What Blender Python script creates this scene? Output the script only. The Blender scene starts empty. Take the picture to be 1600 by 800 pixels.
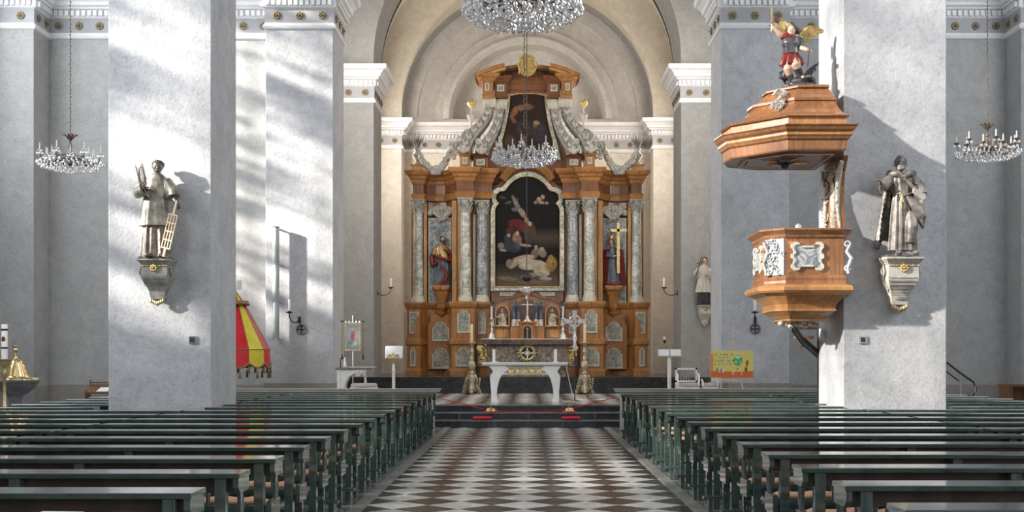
import bpy, math, random
from math import sin, cos, pi, sqrt, radians as R
from mathutils import Vector, Matrix
random.seed(7)
SC = bpy.context.scene
COL = SC.collection

# ---------------------------------------------------------------- camera, sky, sun, lights, exposure
F, HX, HY, EYE = 1900.0, 824.0, 557.0, 1.55
cd = bpy.data.cameras.new('camera'); cam = bpy.data.objects.new('camera', cd); COL.objects.link(cam)
cam.location = (0, 0, EYE); cam.rotation_euler = (pi / 2, 0, 0)
cd.sensor_width = 36; cd.lens = 36 * F / 1600; cd.clip_end = 200
cd.shift_x = (800 - HX) / 1600; cd.shift_y = (HY - 400) / 1600
SC.camera = cam
SC.view_settings.view_transform = 'Standard'; SC.view_settings.look = 'None'
SC.view_settings.gamma = 1; SC.view_settings.use_curve_mapping = False
SC.view_settings.exposure = 0.25
SC.cycles.use_denoising = True
SC.cycles.max_bounces = 6; SC.cycles.diffuse_bounces = 4; SC.cycles.glossy_bounces = 4
SC.cycles.transparent_max_bounces = 8; SC.cycles.transmission_bounces = 4
SC.cycles.sample_clamp_indirect = 6

W = bpy.data.worlds.new('sky'); SC.world = W; W.use_nodes = True
W.node_tree.nodes['Background'].inputs[0].default_value = (0.84, 0.9, 1.0, 1)
W.node_tree.nodes['Background'].inputs[1].default_value = 0.28

SUN_DIR = Vector((.86, .36, -.33)).normalized()
sd = bpy.data.lights.new('sun', 'SUN'); so = bpy.data.objects.new('sun', sd); COL.objects.link(so)
so.rotation_euler = SUN_DIR.to_track_quat('-Z', 'Y').to_euler(); so.location = (-30, -10, 25)
sd.energy = 15; sd.angle = R(1.6); sd.color = (1.0, .95, .88)

def area(name, loc, direc, sx, sy, power, color):
    l = bpy.data.lights.new(name, 'AREA'); l.shape = 'RECTANGLE'; l.size = sx; l.size_y = sy
    l.energy = power; l.color = color
    o = bpy.data.objects.new(name, l); COL.objects.link(o); o.location = loc
    o.rotation_euler = Vector(direc).to_track_quat('-Z', 'Y').to_euler()
    return o
COOL = (.90, .95, 1.0); WARM = (1.0, .92, .82)
WINS_L = [(10.4, 3.6), (14.9, 2.8), (25.6, 3.4)]          # centre and width of the assumed, unseen windows in the outer aisle wall
WINS_R = [(5.2, 3.4), (12.7, 3.2), (24.2, 3.6)]
WZ0, WZ1 = 4.6, 15.6
for (yc, w), pw in zip(WINS_L, (620, 820, 420)): area('window_daylight', (-12.2, yc, 9.6), (1, .15, -.25), w, 9, pw, COOL)  # lamps just inside the assumed left aisle windows, out of view
for (yc, w), pw in zip(WINS_R, (260, 620, 330)): area('window_daylight', (12.2, yc, 9.6), (-1, .15, -.25), w, 9, pw, COOL)  # same for the assumed windows of the right aisle
area('west_window_daylight', (0, -7, 9), (0, 1, -.25), 8, 9, 330, COOL)  # added soft fill from behind the camera, no window is built there
area('chancel_window_daylight', (-5.9, 41.6, 8.0), (1, .1, -.25), 2.6, 7, 520, WARM)  # added lamp standing for assumed window light; the chancel wall is solid here
area('chancel_window_daylight', (5.9, 41.6, 8.0), (-1, .1, -.25), 2.6, 7, 400, WARM)  # right-hand lamp, also added; this wall has no window either
area('choir_window_daylight', (-6.05, 33.0, 7.4), (1, .32, -.12), 2.6, 8, 620, (1, .95, .88))  # added fill for the altar front; the choir wall is solid here
area('choir_window_daylight', (6.05, 33.0, 7.4), (-1, .32, -.12), 2.6, 8, 520, (1, .95, .88))  # right-hand twin of the added altar fill

# ---------------------------------------------------------------- materials
def new_mat(name):
    m = bpy.data.materials.new(name); m.use_nodes = True
    return m, m.node_tree, m.node_tree.nodes['Principled BSDF']
def coords(nt, scale=1, sc3=None):
    tc = nt.nodes.new('ShaderNodeTexCoord'); mp = nt.nodes.new('ShaderNodeMapping')
    mp.inputs['Scale'].default_value = sc3 or (scale,) * 3
    nt.links.new(tc.outputs['Object'], mp.inputs['Vector'])
    return mp.outputs['Vector']
def noise(nt, vec, scale, detail=4, rough=.5, dist=0):
    n = nt.nodes.new('ShaderNodeTexNoise'); n.inputs['Scale'].default_value = scale
    n.inputs['Detail'].default_value = detail; n.inputs['Roughness'].default_value = rough
    n.inputs['Distortion'].default_value = dist
    nt.links.new(vec, n.inputs['Vector']); return n.outputs['Fac']
def ramp(nt, fac, stops):
    r = nt.nodes.new('ShaderNodeValToRGB'); e = r.color_ramp.elements
    while len(e) < len(stops): e.new(.5)
    for i, (p, c) in enumerate(stops):
        e[i].position = p; e[i].color = (c[0], c[1], c[2], 1)
    nt.links.new(fac, r.inputs['Fac']); return r.outputs['Color']
def mixc(nt, a, b, fac, mode='MIX'):
    m = nt.nodes.new('ShaderNodeMix'); m.data_type = 'RGBA'; m.blend_type = mode
    for k, v in ((0, fac), (6, a), (7, b)):
        if isinstance(v, (int, float)): m.inputs[k].default_value = v
        elif isinstance(v, tuple): m.inputs[k].default_value = (*v, 1)
        else: nt.links.new(v, m.inputs[k])
    return m.outputs[2]
def bump(nt, b, h, strength, dist=.02):
    n = nt.nodes.new('ShaderNodeBump'); n.inputs['Strength'].default_value = strength
    n.inputs['Distance'].default_value = dist
    nt.links.new(h, n.inputs['Height']); nt.links.new(n.outputs[0], b.inputs['Normal'])
def setp(b, rough=.5, metal=0, spec=None, coat=0):
    b.inputs['Roughness'].default_value = rough; b.inputs['Metallic'].default_value = metal
    if spec is not None: b.inputs['Specular IOR Level'].default_value = spec
    b.inputs['Coat Weight'].default_value = coat
def mottled(name, c1, c2, scale=6, rough=.6, metal=0, bs=0, bscale=40, coat=0, lo=.35, hi=.65):
    m, nt, b = new_mat(name); v = coords(nt)
    nt.links.new(ramp(nt, noise(nt, v, scale, 5, .6), [(lo, c1), (hi, c2)]), b.inputs['Base Color'])
    setp(b, rough, metal, coat=coat)
    if bs: bump(nt, b, noise(nt, v, bscale, 3, .6), bs)
    return m
def plaster(name, c, dark=.86, sc=1.0, bs=.35):
    m, nt, b = new_mat(name); v = coords(nt)
    big = noise(nt, v, .9 * sc, 7, .68, .6); fine = noise(nt, v, 22, 4, .75); mid = noise(nt, v, 3.2, 6, .7, .8)
    c2 = tuple(x * dark for x in c)
    col = mixc(nt, ramp(nt, big, [(.32, c2), (.62, c)]), ramp(nt, fine, [(.32, (.62, .62, .62)), (.46, (.95, .95, .95)), (.6, (1.04, 1.04, 1.04))]), .6, 'MULTIPLY')
    col = mixc(nt, col, ramp(nt, mid, [(.34, (.80, .80, .81)), (.60, (1.04, 1.04, 1.04))]), .7, 'MULTIPLY')
    nt.links.new(col, b.inputs['Base Color']); setp(b, .75, spec=.3)
    mx = nt.nodes.new('ShaderNodeMath'); mx.operation = 'ADD'
    nt.links.new(fine, mx.inputs[0]); nt.links.new(noise(nt, v, 5, 5, .65), mx.inputs[1])
    bump(nt, b, mx.outputs[0], bs * .7, .02)
    return m
def wood(name, c1, c2, rough=.35, sc=(9, 9, .9), coat=.3, wscale=2.4):
    m, nt, b = new_mat(name); v = coords(nt, sc3=sc); v2 = coords(nt)
    g1 = noise(nt, v, 1.6, 6, .65, .8); g2 = noise(nt, v, 7, 3, .6)
    col = mixc(nt, ramp(nt, g1, [(.3, c1), (.66, c2)]), ramp(nt, g2, [(.35, (.78, .76, .74)), (.6, (1, 1, 1))]), .7, 'MULTIPLY')
    col = mixc(nt, col, ramp(nt, noise(nt, v2, 1.7, 4), [(.3, (.66, .62, .58)), (.65, (1.05, 1.03, 1.0))]), .75, 'MULTIPLY')
    nt.links.new(col, b.inputs['Base Color']); setp(b, rough, coat=coat)
    return m
def marble(name, c1, c2, vein, scale=3.0, rough=.28, vs=1.0):
    m, nt, b = new_mat(name); v = coords(nt)
    base = ramp(nt, noise(nt, v, scale, 5, .6, 1.2), [(.35, c1), (.62, c2)])
    n2 = noise(nt, v, scale * 1.3, 6, .65, 2.6)
    col = mixc(nt, base, ramp(nt, n2, [(.44, (1, 1, 1)), (.49, vein), (.52, vein), (.57, (1, 1, 1))]), vs, 'MULTIPLY')
    nt.links.new(col, b.inputs['Base Color']); setp(b, rough, coat=.2)
    return m
def vcol(name, rough=.5, nz=.35):
    m, nt, b = new_mat(name)
    a = nt.nodes.new('ShaderNodeVertexColor'); a.layer_name = 'paint'
    v = coords(nt)
    col = mixc(nt, a.outputs['Color'], ramp(nt, noise(nt, v, 9, 5, .7, 1.0), [(.3, (.55, .52, .5)), (.65, (1.15, 1.12, 1.1))]), nz, 'MULTIPLY')
    nt.links.new(col, b.inputs['Base Color']); setp(b, rough, spec=.15); return m

M = {}
M['pier'] = plaster('plaster_pier_grey', (.56, .565, .585), .82, 1.2, .6)
M['aisle'] = plaster('plaster_aisle_grey', (.46, .458, .45), .88, .8, .4)
M['dado'] = plaster('plaster_dado_beige', (.34, .32, .29), .85)
M['choir'] = plaster('plaster_choir_grey', (.36, .355, .345), .9, .8)
M['cream'] = plaster('plaster_cream', (.70, .65, .575), .88, .8, .35)
M['vault'] = plaster('plaster_vault_buff', (.66, .60, .50), .92, .8, .45)
M['apse'] = plaster('plaster_apse_stone', (.60, .58, .54), .88, .8, .35)
M['white'] = mottled('painted_white_moulding', (.74, .74, .745), (.82, .82, .825), 3, .6)
M['frieze'] = mottled('frieze_grey', (.36, .36, .375), (.42, .42, .435), 3, .7)
M['rosette'] = mottled('dull_gilt', (.16, .12, .07), (.34, .27, .15), 30, .5, .4)
M['gold'] = mottled('gilt', (.50, .35, .13), (.86, .66, .32), 20, .34, .8, .3, 60)
M['goldlid'] = mottled('polished_brass', (.62, .47, .22), (.80, .62, .32), 5, .22, .95)
M['brass'] = mottled('old_brass', (.42, .32, .16), (.72, .58, .32), 25, .35, .8, .3, 60)
M['bronze'] = mottled('aged_silver_brass', (.30, .25, .17), (.62, .56, .42), 22, .38, .7, .4, 50)
M['silver'] = mottled('silver', (.55, .55, .56), (.92, .92, .92), 20, .3, .8, .3, 60)
M['iron'] = mottled('dark_iron', (.03, .03, .035), (.07, .07, .075), 20, .45, .6)
M['antique'] = mottled('antique_bronze_arms', (.10, .065, .045), (.26, .18, .12), 25, .4, .55)
M['carved'] = mottled('silvered_carving', (.34, .33, .30), (.68, .66, .60), 18, .5, .1, .6, 40)
M['carvedb'] = mottled('blue_white_carving', (.35, .38, .42), (.78, .78, .76), 22, .5, .1, .6, 40)
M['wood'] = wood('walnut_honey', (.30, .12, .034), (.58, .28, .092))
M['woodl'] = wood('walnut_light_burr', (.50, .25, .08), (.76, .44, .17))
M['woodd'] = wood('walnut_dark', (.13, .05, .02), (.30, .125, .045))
M['pulpit'] = wood('pulpit_walnut', (.22, .09, .038), (.42, .20, .09), .3)
M['pulpitl'] = wood('pulpit_walnut_pale', (.38, .17, .06), (.62, .32, .13), .28)
M['pulpitd'] = wood('pulpit_walnut_dark', (.15, .07, .035), (.27, .14, .075), .3)
M['marl'] = marble('marble_pale_green', (.44, .45, .38), (.84, .82, .72), (.52, .56, .58), 1.5, .3)
M['mard'] = marble('marble_grey_blue', (.28, .31, .33), (.58, .60, .60), (.40, .45, .50), 1.7, .3)
M['marb'] = marble('marble_blue_black', (.03, .05, .10), (.14, .18, .25), (.6, .6, .65), 12)
M['marp'] = marble('marble_panel', (.30, .31, .26), (.60, .60, .50), (.4, .42, .4), 5)
M['marm'] = marble('marble_mensa_brown', (.34, .29, .25), (.56, .50, .43), (.45, .36, .3), 2.2)
M['marr'] = marble('marble_red_brown', (.12, .075, .065), (.24, .17, .15), (.6, .5, .5), 3)
M['inlay'] = mottled('pale_inlay', (.55, .52, .44), (.74, .70, .60), 12, .4)
M['stone'] = mottled('pale_carved_stone', (.46, .43, .38), (.60, .565, .51), 9, .6, 0, .3, 40)
M['stoneg'] = mottled('grey_carved_stone', (.22, .215, .19), (.42, .41, .37), 9, .55, 0, .3, 40)
M['dark'] = mottled('statue_dark_patina', (.07, .055, .045), (.26, .22, .19), 7, .34, .35, .3, 60)
M['dark2'] = mottled('statue_grey_patina', (.11, .095, .085), (.36, .32, .285), 7, .36, .25, .3, 60)
M['patina'] = mottled('statue_green_silver', (.13, .115, .09), (.40, .38, .32), 6, .3, .4, .3, 60)
M['bone'] = mottled('pale_gilt_wood', (.62, .47, .33), (.80, .64, .46), 9, .45, .1)
M['ivory'] = mottled('ivory_lacquer', (.86, .84, .79), (.94, .92, .88), 6, .35, 0, 0, 40, .3)
M['wax'] = mottled('candle_wax', (.82, .80, .74), (.88, .86, .80), 5, .5)
M['waxy'] = mottled('candle_beeswax', (.62, .53, .30), (.72, .62, .38), 5, .5)
M['skin'] = mottled('painted_flesh', (.58, .36, .26), (.70, .46, .34), 8, .45)
M['red'] = mottled('painted_red', (.13, .014, .014), (.26, .03, .028), 9, .4)
M['redc'] = mottled('red_velvet', (.50, .012, .03), (.62, .025, .05), 30, .7)
M['blue'] = mottled('painted_blue_grey', (.07, .09, .13), (.17, .20, .25), 9, .4)
M['greenp'] = mottled('painted_green', (.035, .06, .045), (.08, .12, .09), 9, .4)
M['armour'] = mottled('painted_armour', (.05, .05, .055), (.18, .17, .18), 12, .28, .5)
M['hair'] = mottled('painted_brown_hair', (.05, .028, .018), (.12, .06, .04), 20, .5)
M['dragon'] = mottled('dark_lead_scales', (.035, .035, .04), (.13, .125, .13), 22, .35, .5, .5, 60)
M['yellow'] = mottled('yellow_silk', (.74, .62, .03), (.85, .74, .06), 4, .42)
M['silk'] = mottled('red_silk', (.58, .015, .025), (.74, .03, .04), 4, .38)
M['fringe'] = mottled('brown_gold_fringe', (.16, .10, .05), (.42, .30, .14), 40, .7)
M['cushion'] = mottled('terracotta_cushion', (.48, .24, .14), (.64, .36, .23), 12, .9)
M['paper'] = mottled('white_paper', (.84, .83, .82), (.9, .89, .88), 3, .8)
M['ink'] = mottled('grey_ink', (.30, .29, .30), (.4, .39, .4), 3, .8)
M['pink'] = mottled('pink_ink', (.75, .55, .6), (.8, .6, .65), 3, .8)
M['bstone'] = mottled('black_marble_step', (.012, .012, .014), (.035, .035, .04), 6, .22, 0, 0, 40, .2)
M['greyst'] = mottled('blue_grey_flagstone', (.16, .17, .185), (.27, .28, .30), 1.2, .22, 0, 0)
M['strip'] = mottled('weathered_kerb_stone', (.17, .165, .15), (.28, .27, .25), 4, .4)
M['nosing'] = mottled('grey_step_nosing', (.16, .16, .165), (.27, .27, .275), 5, .2)  # reflected light on the treads, put into a paler grey
M['steel'] = mottled('brushed_steel', (.45, .45, .46), (.6, .6, .62), 10, .3, .9)
M['speaker'] = mottled('pale_green_grey_metal', (.40, .45, .43), (.52, .57, .55), 2, .35, .3)
M['pews'] = None
m, nt, b = new_mat('dark_green_pew_paint'); v = coords(nt)
nt.links.new(ramp(nt, noise(nt, v, 3, 6, .7, .5), [(.3, (.030, .052, .045)), (.7, (.082, .125, .108))]), b.inputs['Base Color'])
setp(b, .2, coat=.8); b.inputs['Coat Roughness'].default_value = .06; b.inputs['Coat IOR'].default_value = 1.9; b.inputs['Specular IOR Level'].default_value = .8
r_ = ramp(nt, noise(nt, v, 4, 5, .6), [(.35, (.08,) * 3), (.7, (.26,) * 3)]); nt.links.new(r_, b.inputs['Roughness'])
M['pews'] = m
m, nt, b = new_mat('worn_pale_green_grey_paint'); v = coords(nt)
nt.links.new(ramp(nt, noise(nt, v, 3, 6, .7, .5), [(.3, (.42, .43, .37)), (.7, (.62, .62, .55))]), b.inputs['Base Color']); setp(b, .3, coat=.2)
M['desk'] = m
m, nt, b = new_mat('cut_crystal'); setp(b, .04); b.inputs['Base Color'].default_value = (.97, .97, .98, 1)
b.inputs['Transmission Weight'].default_value = .85; b.inputs['IOR'].default_value = 1.5; b.inputs['Specular IOR Level'].default_value = .9
M['crystal'] = m
# chequered nave floor
m, nt, b = new_mat('black_white_diamond_tiles')
tc = nt.nodes.new('ShaderNodeTexCoord'); D = .665
def dot(vx, vy, off):
    d = nt.nodes.new('ShaderNodeVectorMath'); d.operation = 'DOT_PRODUCT'
    nt.links.new(tc.outputs['Object'], d.inputs[0]); d.inputs[1].default_value = (vx / D, vy / D, 0)
    a = nt.nodes.new('ShaderNodeMath'); a.operation = 'ADD'; a.inputs[1].default_value = off
    nt.links.new(d.outputs['Value'], a.inputs[0]); return a.outputs[0]
X0, Y0 = -.04, 12.68
p = dot(1, 1, .5 - (X0 + Y0) / D + 100); q = dot(1, -1, .5 - (X0 - Y0) / D + 100)
cmb = nt.nodes.new('ShaderNodeCombineXYZ'); nt.links.new(p, cmb.inputs[0]); nt.links.new(q, cmb.inputs[1]); cmb.inputs[2].default_value = .5
ck = nt.nodes.new('ShaderNodeTexChecker'); ck.inputs['Scale'].default_value = 1
ck.inputs['Color1'].default_value = (0, 0, 0, 1); ck.inputs['Color2'].default_value = (1, 1, 1, 1)
nt.links.new(cmb.outputs[0], ck.inputs['Vector'])
fl = nt.nodes.new('ShaderNodeVectorMath'); fl.operation = 'FLOOR'; nt.links.new(cmb.outputs[0], fl.inputs[0])
wn = nt.nodes.new('ShaderNodeTexWhiteNoise'); nt.links.new(fl.outputs[0], wn.inputs['Vector'])
v = coords(nt)
darkc = mixc(nt, (.022, .022, .024), (.052, .043, .038), wn.outputs['Value'])
lightc = mixc(nt, (.62, .62, .61), (.78, .78, .77), wn.outputs['Value'])
tile = mixc(nt, darkc, lightc, ck.outputs['Color'])
tile = mixc(nt, tile, ramp(nt, noise(nt, v, 7, 6, .7), [(.3, (.62, .6, .58)), (.6, (1, 1, 1))]), .8, 'MULTIPLY')
nt.links.new(tile, b.inputs['Base Color']); setp(b, .2)
rr = ramp(nt, noise(nt, v, 2.5, 5, .6), [(.3, (.16,) * 3), (.7, (.30,) * 3)]); nt.links.new(rr, b.inputs['Roughness'])
bump(nt, b, noise(nt, v, 1.8, 2), .08, .02)
M['tiles'] = m
M['paint'] = vcol('oil_painting', .6, .75); M['paintflat'] = vcol('poster_paint', .55, .1)
SC_GLASS = {}
# aisle window glass: added noise tint to mottle and dim the sunlight
def glass(name, lo, hi, mx=1.0):
    m = bpy.data.materials.new(name); m.use_nodes = True; nt = m.node_tree; nt.nodes.clear()
    o_ = nt.nodes.new('ShaderNodeOutputMaterial'); tr = nt.nodes.new('ShaderNodeBsdfTransparent')
    v = coords(nt, sc3=(1, .5, 1.7))
    nt.links.new(ramp(nt, noise(nt, v, .8, 3, .55, 1.0), [(lo, (.04, .04, .05)), (hi, (mx, mx * .99, mx * .96))]), tr.inputs[0])
    nt.links.new(tr.outputs[0], o_.inputs[0]); return m
M['glass'] = glass('uneven_church_glass', .44, .56); M['glass_clear'] = glass('clearer_church_glass', .30, .46, .42)

# ---------------------------------------------------------------- mesh helpers
class MB:
    def __init__(s): s.v = []; s.f = []; s.s = []; s.m = []; s.cur = 0
    def add(s, vs, fs, sm=False):
        n = len(s.v); s.v += [tuple(p) for p in vs]
        for f in fs: s.f.append([i + n for i in f]); s.s.append(sm); s.m.append(s.cur)
        return s
    def box(s, x0, x1, y0, y1, z0, z1):
        return s.add([(x0, y0, z0), (x1, y0, z0), (x1, y1, z0), (x0, y1, z0), (x0, y0, z1), (x1, y0, z1), (x1, y1, z1), (x0, y1, z1)],
                     [(0, 3, 2, 1), (4, 5, 6, 7), (0, 1, 5, 4), (1, 2, 6, 5), (2, 3, 7, 6), (3, 0, 4, 7)])
    def loft(s, rings, sm=True, caps=True, closed=True):
        n = len(rings[0]); vs = [p for r in rings for p in r]; fs = []
        for i in range(len(rings) - 1):
            for j in range(n if closed else n - 1):
                k = (j + 1) % n
                fs.append((i * n + j, i * n + k, (i + 1) * n + k, (i + 1) * n + j))
        s.add(vs, fs, sm)
        if caps and closed:
            s.add(rings[0], [tuple(range(n))[::-1]]); s.add(rings[-1], [tuple(range(n))])
        return s
    def lathe(s, prof, n=24, c=(0, 0, 0), sx=1, sy=1, sm=True):
        return s.loft([[(c[0] + r * sx * cos(2 * pi * j / n), c[1] + r * sy * sin(2 * pi * j / n), c[2] + z) for j in range(n)] for (r, z) in prof], sm)
    def tube(s, pts, rad, n=8, sm=True, flat=1.0):
        pts = [Vector(p) for p in pts]
        if not isinstance(rad, (list, tuple)): rad = [rad] * len(pts)
        rings = []; up = Vector((0, 0, 1)); last = None
        for i, p in enumerate(pts):
            t = (pts[min(i + 1, len(pts) - 1)] - pts[max(i - 1, 0)])
            if t.length < 1e-9: t = Vector((0, 0, 1))
            t.normalize()
            if last is None:
                a = Vector((1, 0, 0)) if abs(t.z) > .9 else up
                u = t.cross(a).normalized()
            else:
                u = (last - t * last.dot(t))
                u = u.normalized() if u.length > 1e-6 else t.orthogonal().normalized()
            last = u; w = t.cross(u)
            rings.append([tuple(p + (u * cos(2 * pi * k / n) + w * sin(2 * pi * k / n) * flat) * rad[i]) for k in range(n)])
        return s.loft(rings, sm)
    def ball(s, c, r, n=12, m=8, sm=True):
        if not isinstance(r, (list, tuple)): r = (r, r, r)
        rings = []
        for i in range(1, m):
            a = pi * i / m
            rings.append([(c[0] + r[0] * sin(a) * cos(2 * pi * j / n), c[1] + r[1] * sin(a) * sin(2 * pi * j / n), c[2] - r[2] * cos(a)) for j in range(n)])
        s.loft(rings, sm, caps=False)
        top = (c[0], c[1], c[2] + r[2]); bot = (c[0], c[1], c[2] - r[2])
        s.add([bot] + rings[0], [(0, 1 + (j + 1) % n, 1 + j) for j in range(n)], sm)
        s.add([top] + rings[-1], [(0, 1 + j, 1 + (j + 1) % n) for j in range(n)], sm)
        return s
    def prism(s, poly, y0, y1, sm=False):           # poly in (x, z), extruded along y
        n = len(poly)
        s.add([(x, y0, z) for x, z in poly] + [(x, y1, z) for x, z in poly],
              [tuple(range(n)), tuple(range(2 * n - 1, n - 1, -1))])
        s.add([(x, y0, z) for x, z in poly] + [(x, y1, z) for x, z in poly],
              [(j, n + j, n + (j + 1) % n, (j + 1) % n) for j in range(n)], sm)
        return s
    def prismz(s, poly, z0, z1):
        n = len(poly)
        return s.add([(x, y, z0) for x, y in poly] + [(x, y, z1) for x, y in poly],
              [tuple(range(n))[::-1], tuple(range(n, 2 * n))] + [(j, (j + 1) % n, n + (j + 1) % n, n + j) for j in range(n)])
    def strip(s, outer, inner, y0, y1, closed=True):  # frame between two outlines in (x, z)
        n = len(outer); m = n if closed else n - 1
        for j in range(m):
            k = (j + 1) % n
            a, b_, c, d = outer[j], outer[k], inner[k], inner[j]
            s.add([(a[0], y0, a[1]), (b_[0], y0, b_[1]), (c[0], y0, c[1]), (d[0], y0, d[1]),
                   (a[0], y1, a[1]), (b_[0], y1, b_[1]), (c[0], y1, c[1]), (d[0], y1, d[1])],
                  [(0, 1, 2, 3), (7, 6, 5, 4), (0, 4, 5, 1), (3, 2, 6, 7)])
        return s
    def pblock(s, poly, prof, sm=False):            # plan outline lofted through (z, out)
        a = sum(poly[i][0] * poly[(i + 1) % len(poly)][1] - poly[(i + 1) % len(poly)][0] * poly[i][1] for i in range(len(poly)))
        if a < 0: poly = poly[::-1]
        off = miter(poly, True)
        return s.loft([[(x + o[0] * d, y + o[1] * d, z) for (x, y), o in zip(poly, off)] for (z, d) in prof], sm)
    def xform(s, mat, start=0):
        s.v[start:] = [tuple(mat @ Vector(p)) for p in s.v[start:]]; return s
    def build(s, name, mats, parent=None, loc=None, smooth_all=False):
        me = bpy.data.meshes.new(name); me.from_pydata(s.v, [], s.f)
        if not isinstance(mats, (list, tuple)): mats = [mats]
        for m_ in mats: me.materials.append(M[m_] if isinstance(m_, str) else m_)
        me.polygons.foreach_set('use_smooth', [True] * len(s.f) if smooth_all else s.s)
        me.polygons.foreach_set('material_index', s.m); me.update()
        o = bpy.data.objects.new(name, me); COL.objects.link(o)
        if parent is not None: o.parent = parent
        if loc: o.location = loc
        return o
def miter(poly, closed):
    n = len(poly); out = []
    for i in range(n):
        p = Vector(poly[i]); a = Vector(poly[(i - 1) % n]); c = Vector(poly[(i + 1) % n])
        d1 = (p - a).normalized(); d2 = (c - p).normalized()
        if not closed and i == 0: d1 = d2
        if not closed and i == n - 1: d2 = d1
        n1 = Vector((d1.y, -d1.x)); n2 = Vector((d2.y, -d2.x)); m_ = n1 + n2
        if m_.length < 1e-6: m_ = n1.copy()
        m_.normalize(); k = max(.45, m_.dot(n1)); out.append((m_.x / k, m_.y / k))
    return out
def bz(p0, p1, p2, p3, n=8):
    o = []
    for i in range(n + 1):
        t = i / n; u = 1 - t
        o.append(tuple(u**3 * a + 3 * u * u * t * b_ + 3 * u * t * t * c + t**3 * d for a, b_, c, d in zip(p0, p1, p2, p3)))
    return o
def thing(name, label, cat, loc=(0, 0, 0), rz=0, group=None):
    o = bpy.data.objects.new(name, None); COL.objects.link(o); o.location = loc; o.rotation_euler = (0, 0, rz)
    o.empty_display_size = .1
    o['label'] = label; o['category'] = cat
    if group: o['group'] = group
    return o
def tag(o, label, cat, group=None):
    o['label'] = label; o['category'] = cat
    if group: o['group'] = group
    return o
def struct(o): o['kind'] = 'structure'; return o
def clone(root, loc, label, group=None, cat=None):
    r = root.copy(); COL.objects.link(r); r.location = loc; r['label'] = label
    if group: r['group'] = group
    for ch in list(root.children):
        c = ch.copy(); COL.objects.link(c); c.parent = r
        for g in list(ch.children):
            d = g.copy(); COL.objects.link(d); d.parent = c
    return r
def remesh(o, vs):
    md = o.modifiers.new('fuse', 'REMESH'); md.mode = 'VOXEL'; md.voxel_size = vs; md.use_smooth_shade = True
    sm = o.modifiers.new('soften', 'SMOOTH'); sm.iterations = 1; sm.factor = .4
    return o
def bevel(o, w=.004, seg=2):
    md = o.modifiers.new('edge', 'BEVEL'); md.width = w; md.segments = seg; md.limit_method = 'ANGLE'; return o
def wx(px, Y): return (px - HX) * Y / F
def wz(py, Y): return EYE + (HY - py) * Y / F

# ================================================================ the setting
TOP = 10.22
AX0, AX1 = 11.45, 12.6          # corner pilaster inner edge, outer aisle wall
def sbox(name, mat, *b):
    o = MB()
    for i in range(0, len(b), 6): o.box(*b[i:i + 6])
    return struct(o.build(name, mat))
# floor: chequered centre walk, kerb strips, grey flags under the pews
SX = 1.66
sbox('floor', 'tiles', -SX, SX, -9, 26.5, -.2, 0)
sbox('floor_kerb', 'strip', -SX - .14, -SX, -9, 26.5, -.2, .012, SX, SX + .14, -9, 26.5, -.2, .012)
m, nt, b = new_mat('grey_flagstones'); v = coords(nt)
bt = nt.nodes.new('ShaderNodeTexBrick'); nt.links.new(v, bt.inputs['Vector'])
bt.inputs['Scale'].default_value = 1; bt.inputs['Brick Width'].default_value = .9; bt.inputs['Row Height'].default_value = .6
bt.inputs['Mortar Size'].default_value = .008; bt.inputs['Color1'].default_value = (.15, .16, .18, 1); bt.inputs['Color2'].default_value = (.24, .25, .275, 1)
bt.inputs['Mortar'].default_value = (.08, .08, .08, 1)
nt.links.new(mixc(nt, bt.outputs['Color'], ramp(nt, noise(nt, v, 5, 5, .6), [(.3, (.6, .6, .6)), (.7, (1.1, 1.1, 1.1))]), .7, 'MULTIPLY'), b.inputs['Base Color']); setp(b, .22)
M['flags'] = m
sbox('floor_flagstones', 'flags', -AX1, -SX - .14, -9, 29.2, -.2, .01, SX + .14, AX1, -9, 29.2, -.2, .01)
# chancel steps (three), upper steps (three)
for k in range(3):
    sbox('floor_chancel_step', 'bstone', -6, 6, 26.5 + .34 * k, 46, -.1, .155 * (k + 1) - (.001 if k < 2 else 0))
m, nt, b = new_mat('chancel_floor_slabs'); v = coords(nt)
nt.links.new(ramp(nt, noise(nt, v, 1.6, 5, .7), [(.3, (.05, .05, .052)), (.7, (.16, .16, .155))]), b.inputs['Base Color']); setp(b, .16)
M['chfloor'] = m
sbox('floor_chancel', 'tiles', -5.9, 5.9, 27.24, 45.4, .462, .4665)
mb = MB()
for k in range(3):
    z = .155 * (k + 1); y = 26.5 + .34 * k
    mb.box(-5.95, 5.95, y - .012, y + .345, z - .018, z + .004)  # thin pale slab carries the painted sheen of the tread
    for x in ((-.72, .76), (-1.5, 0.02, 1.5), (-.7, .78))[k]: mb.box(x - .005, x + .005, y - .003, y + .01, z - .14, z - .02)
struct(mb.build('floor_step_nosing', 'nosing'))
for k in range(3):
    sbox('floor_altar_step', 'bstone', -5.8, 5.8, 35.7 + .34 * k, 45.4, .4, .4665 + .155 * (k + 1))
ALT = .4665 + .465

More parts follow.
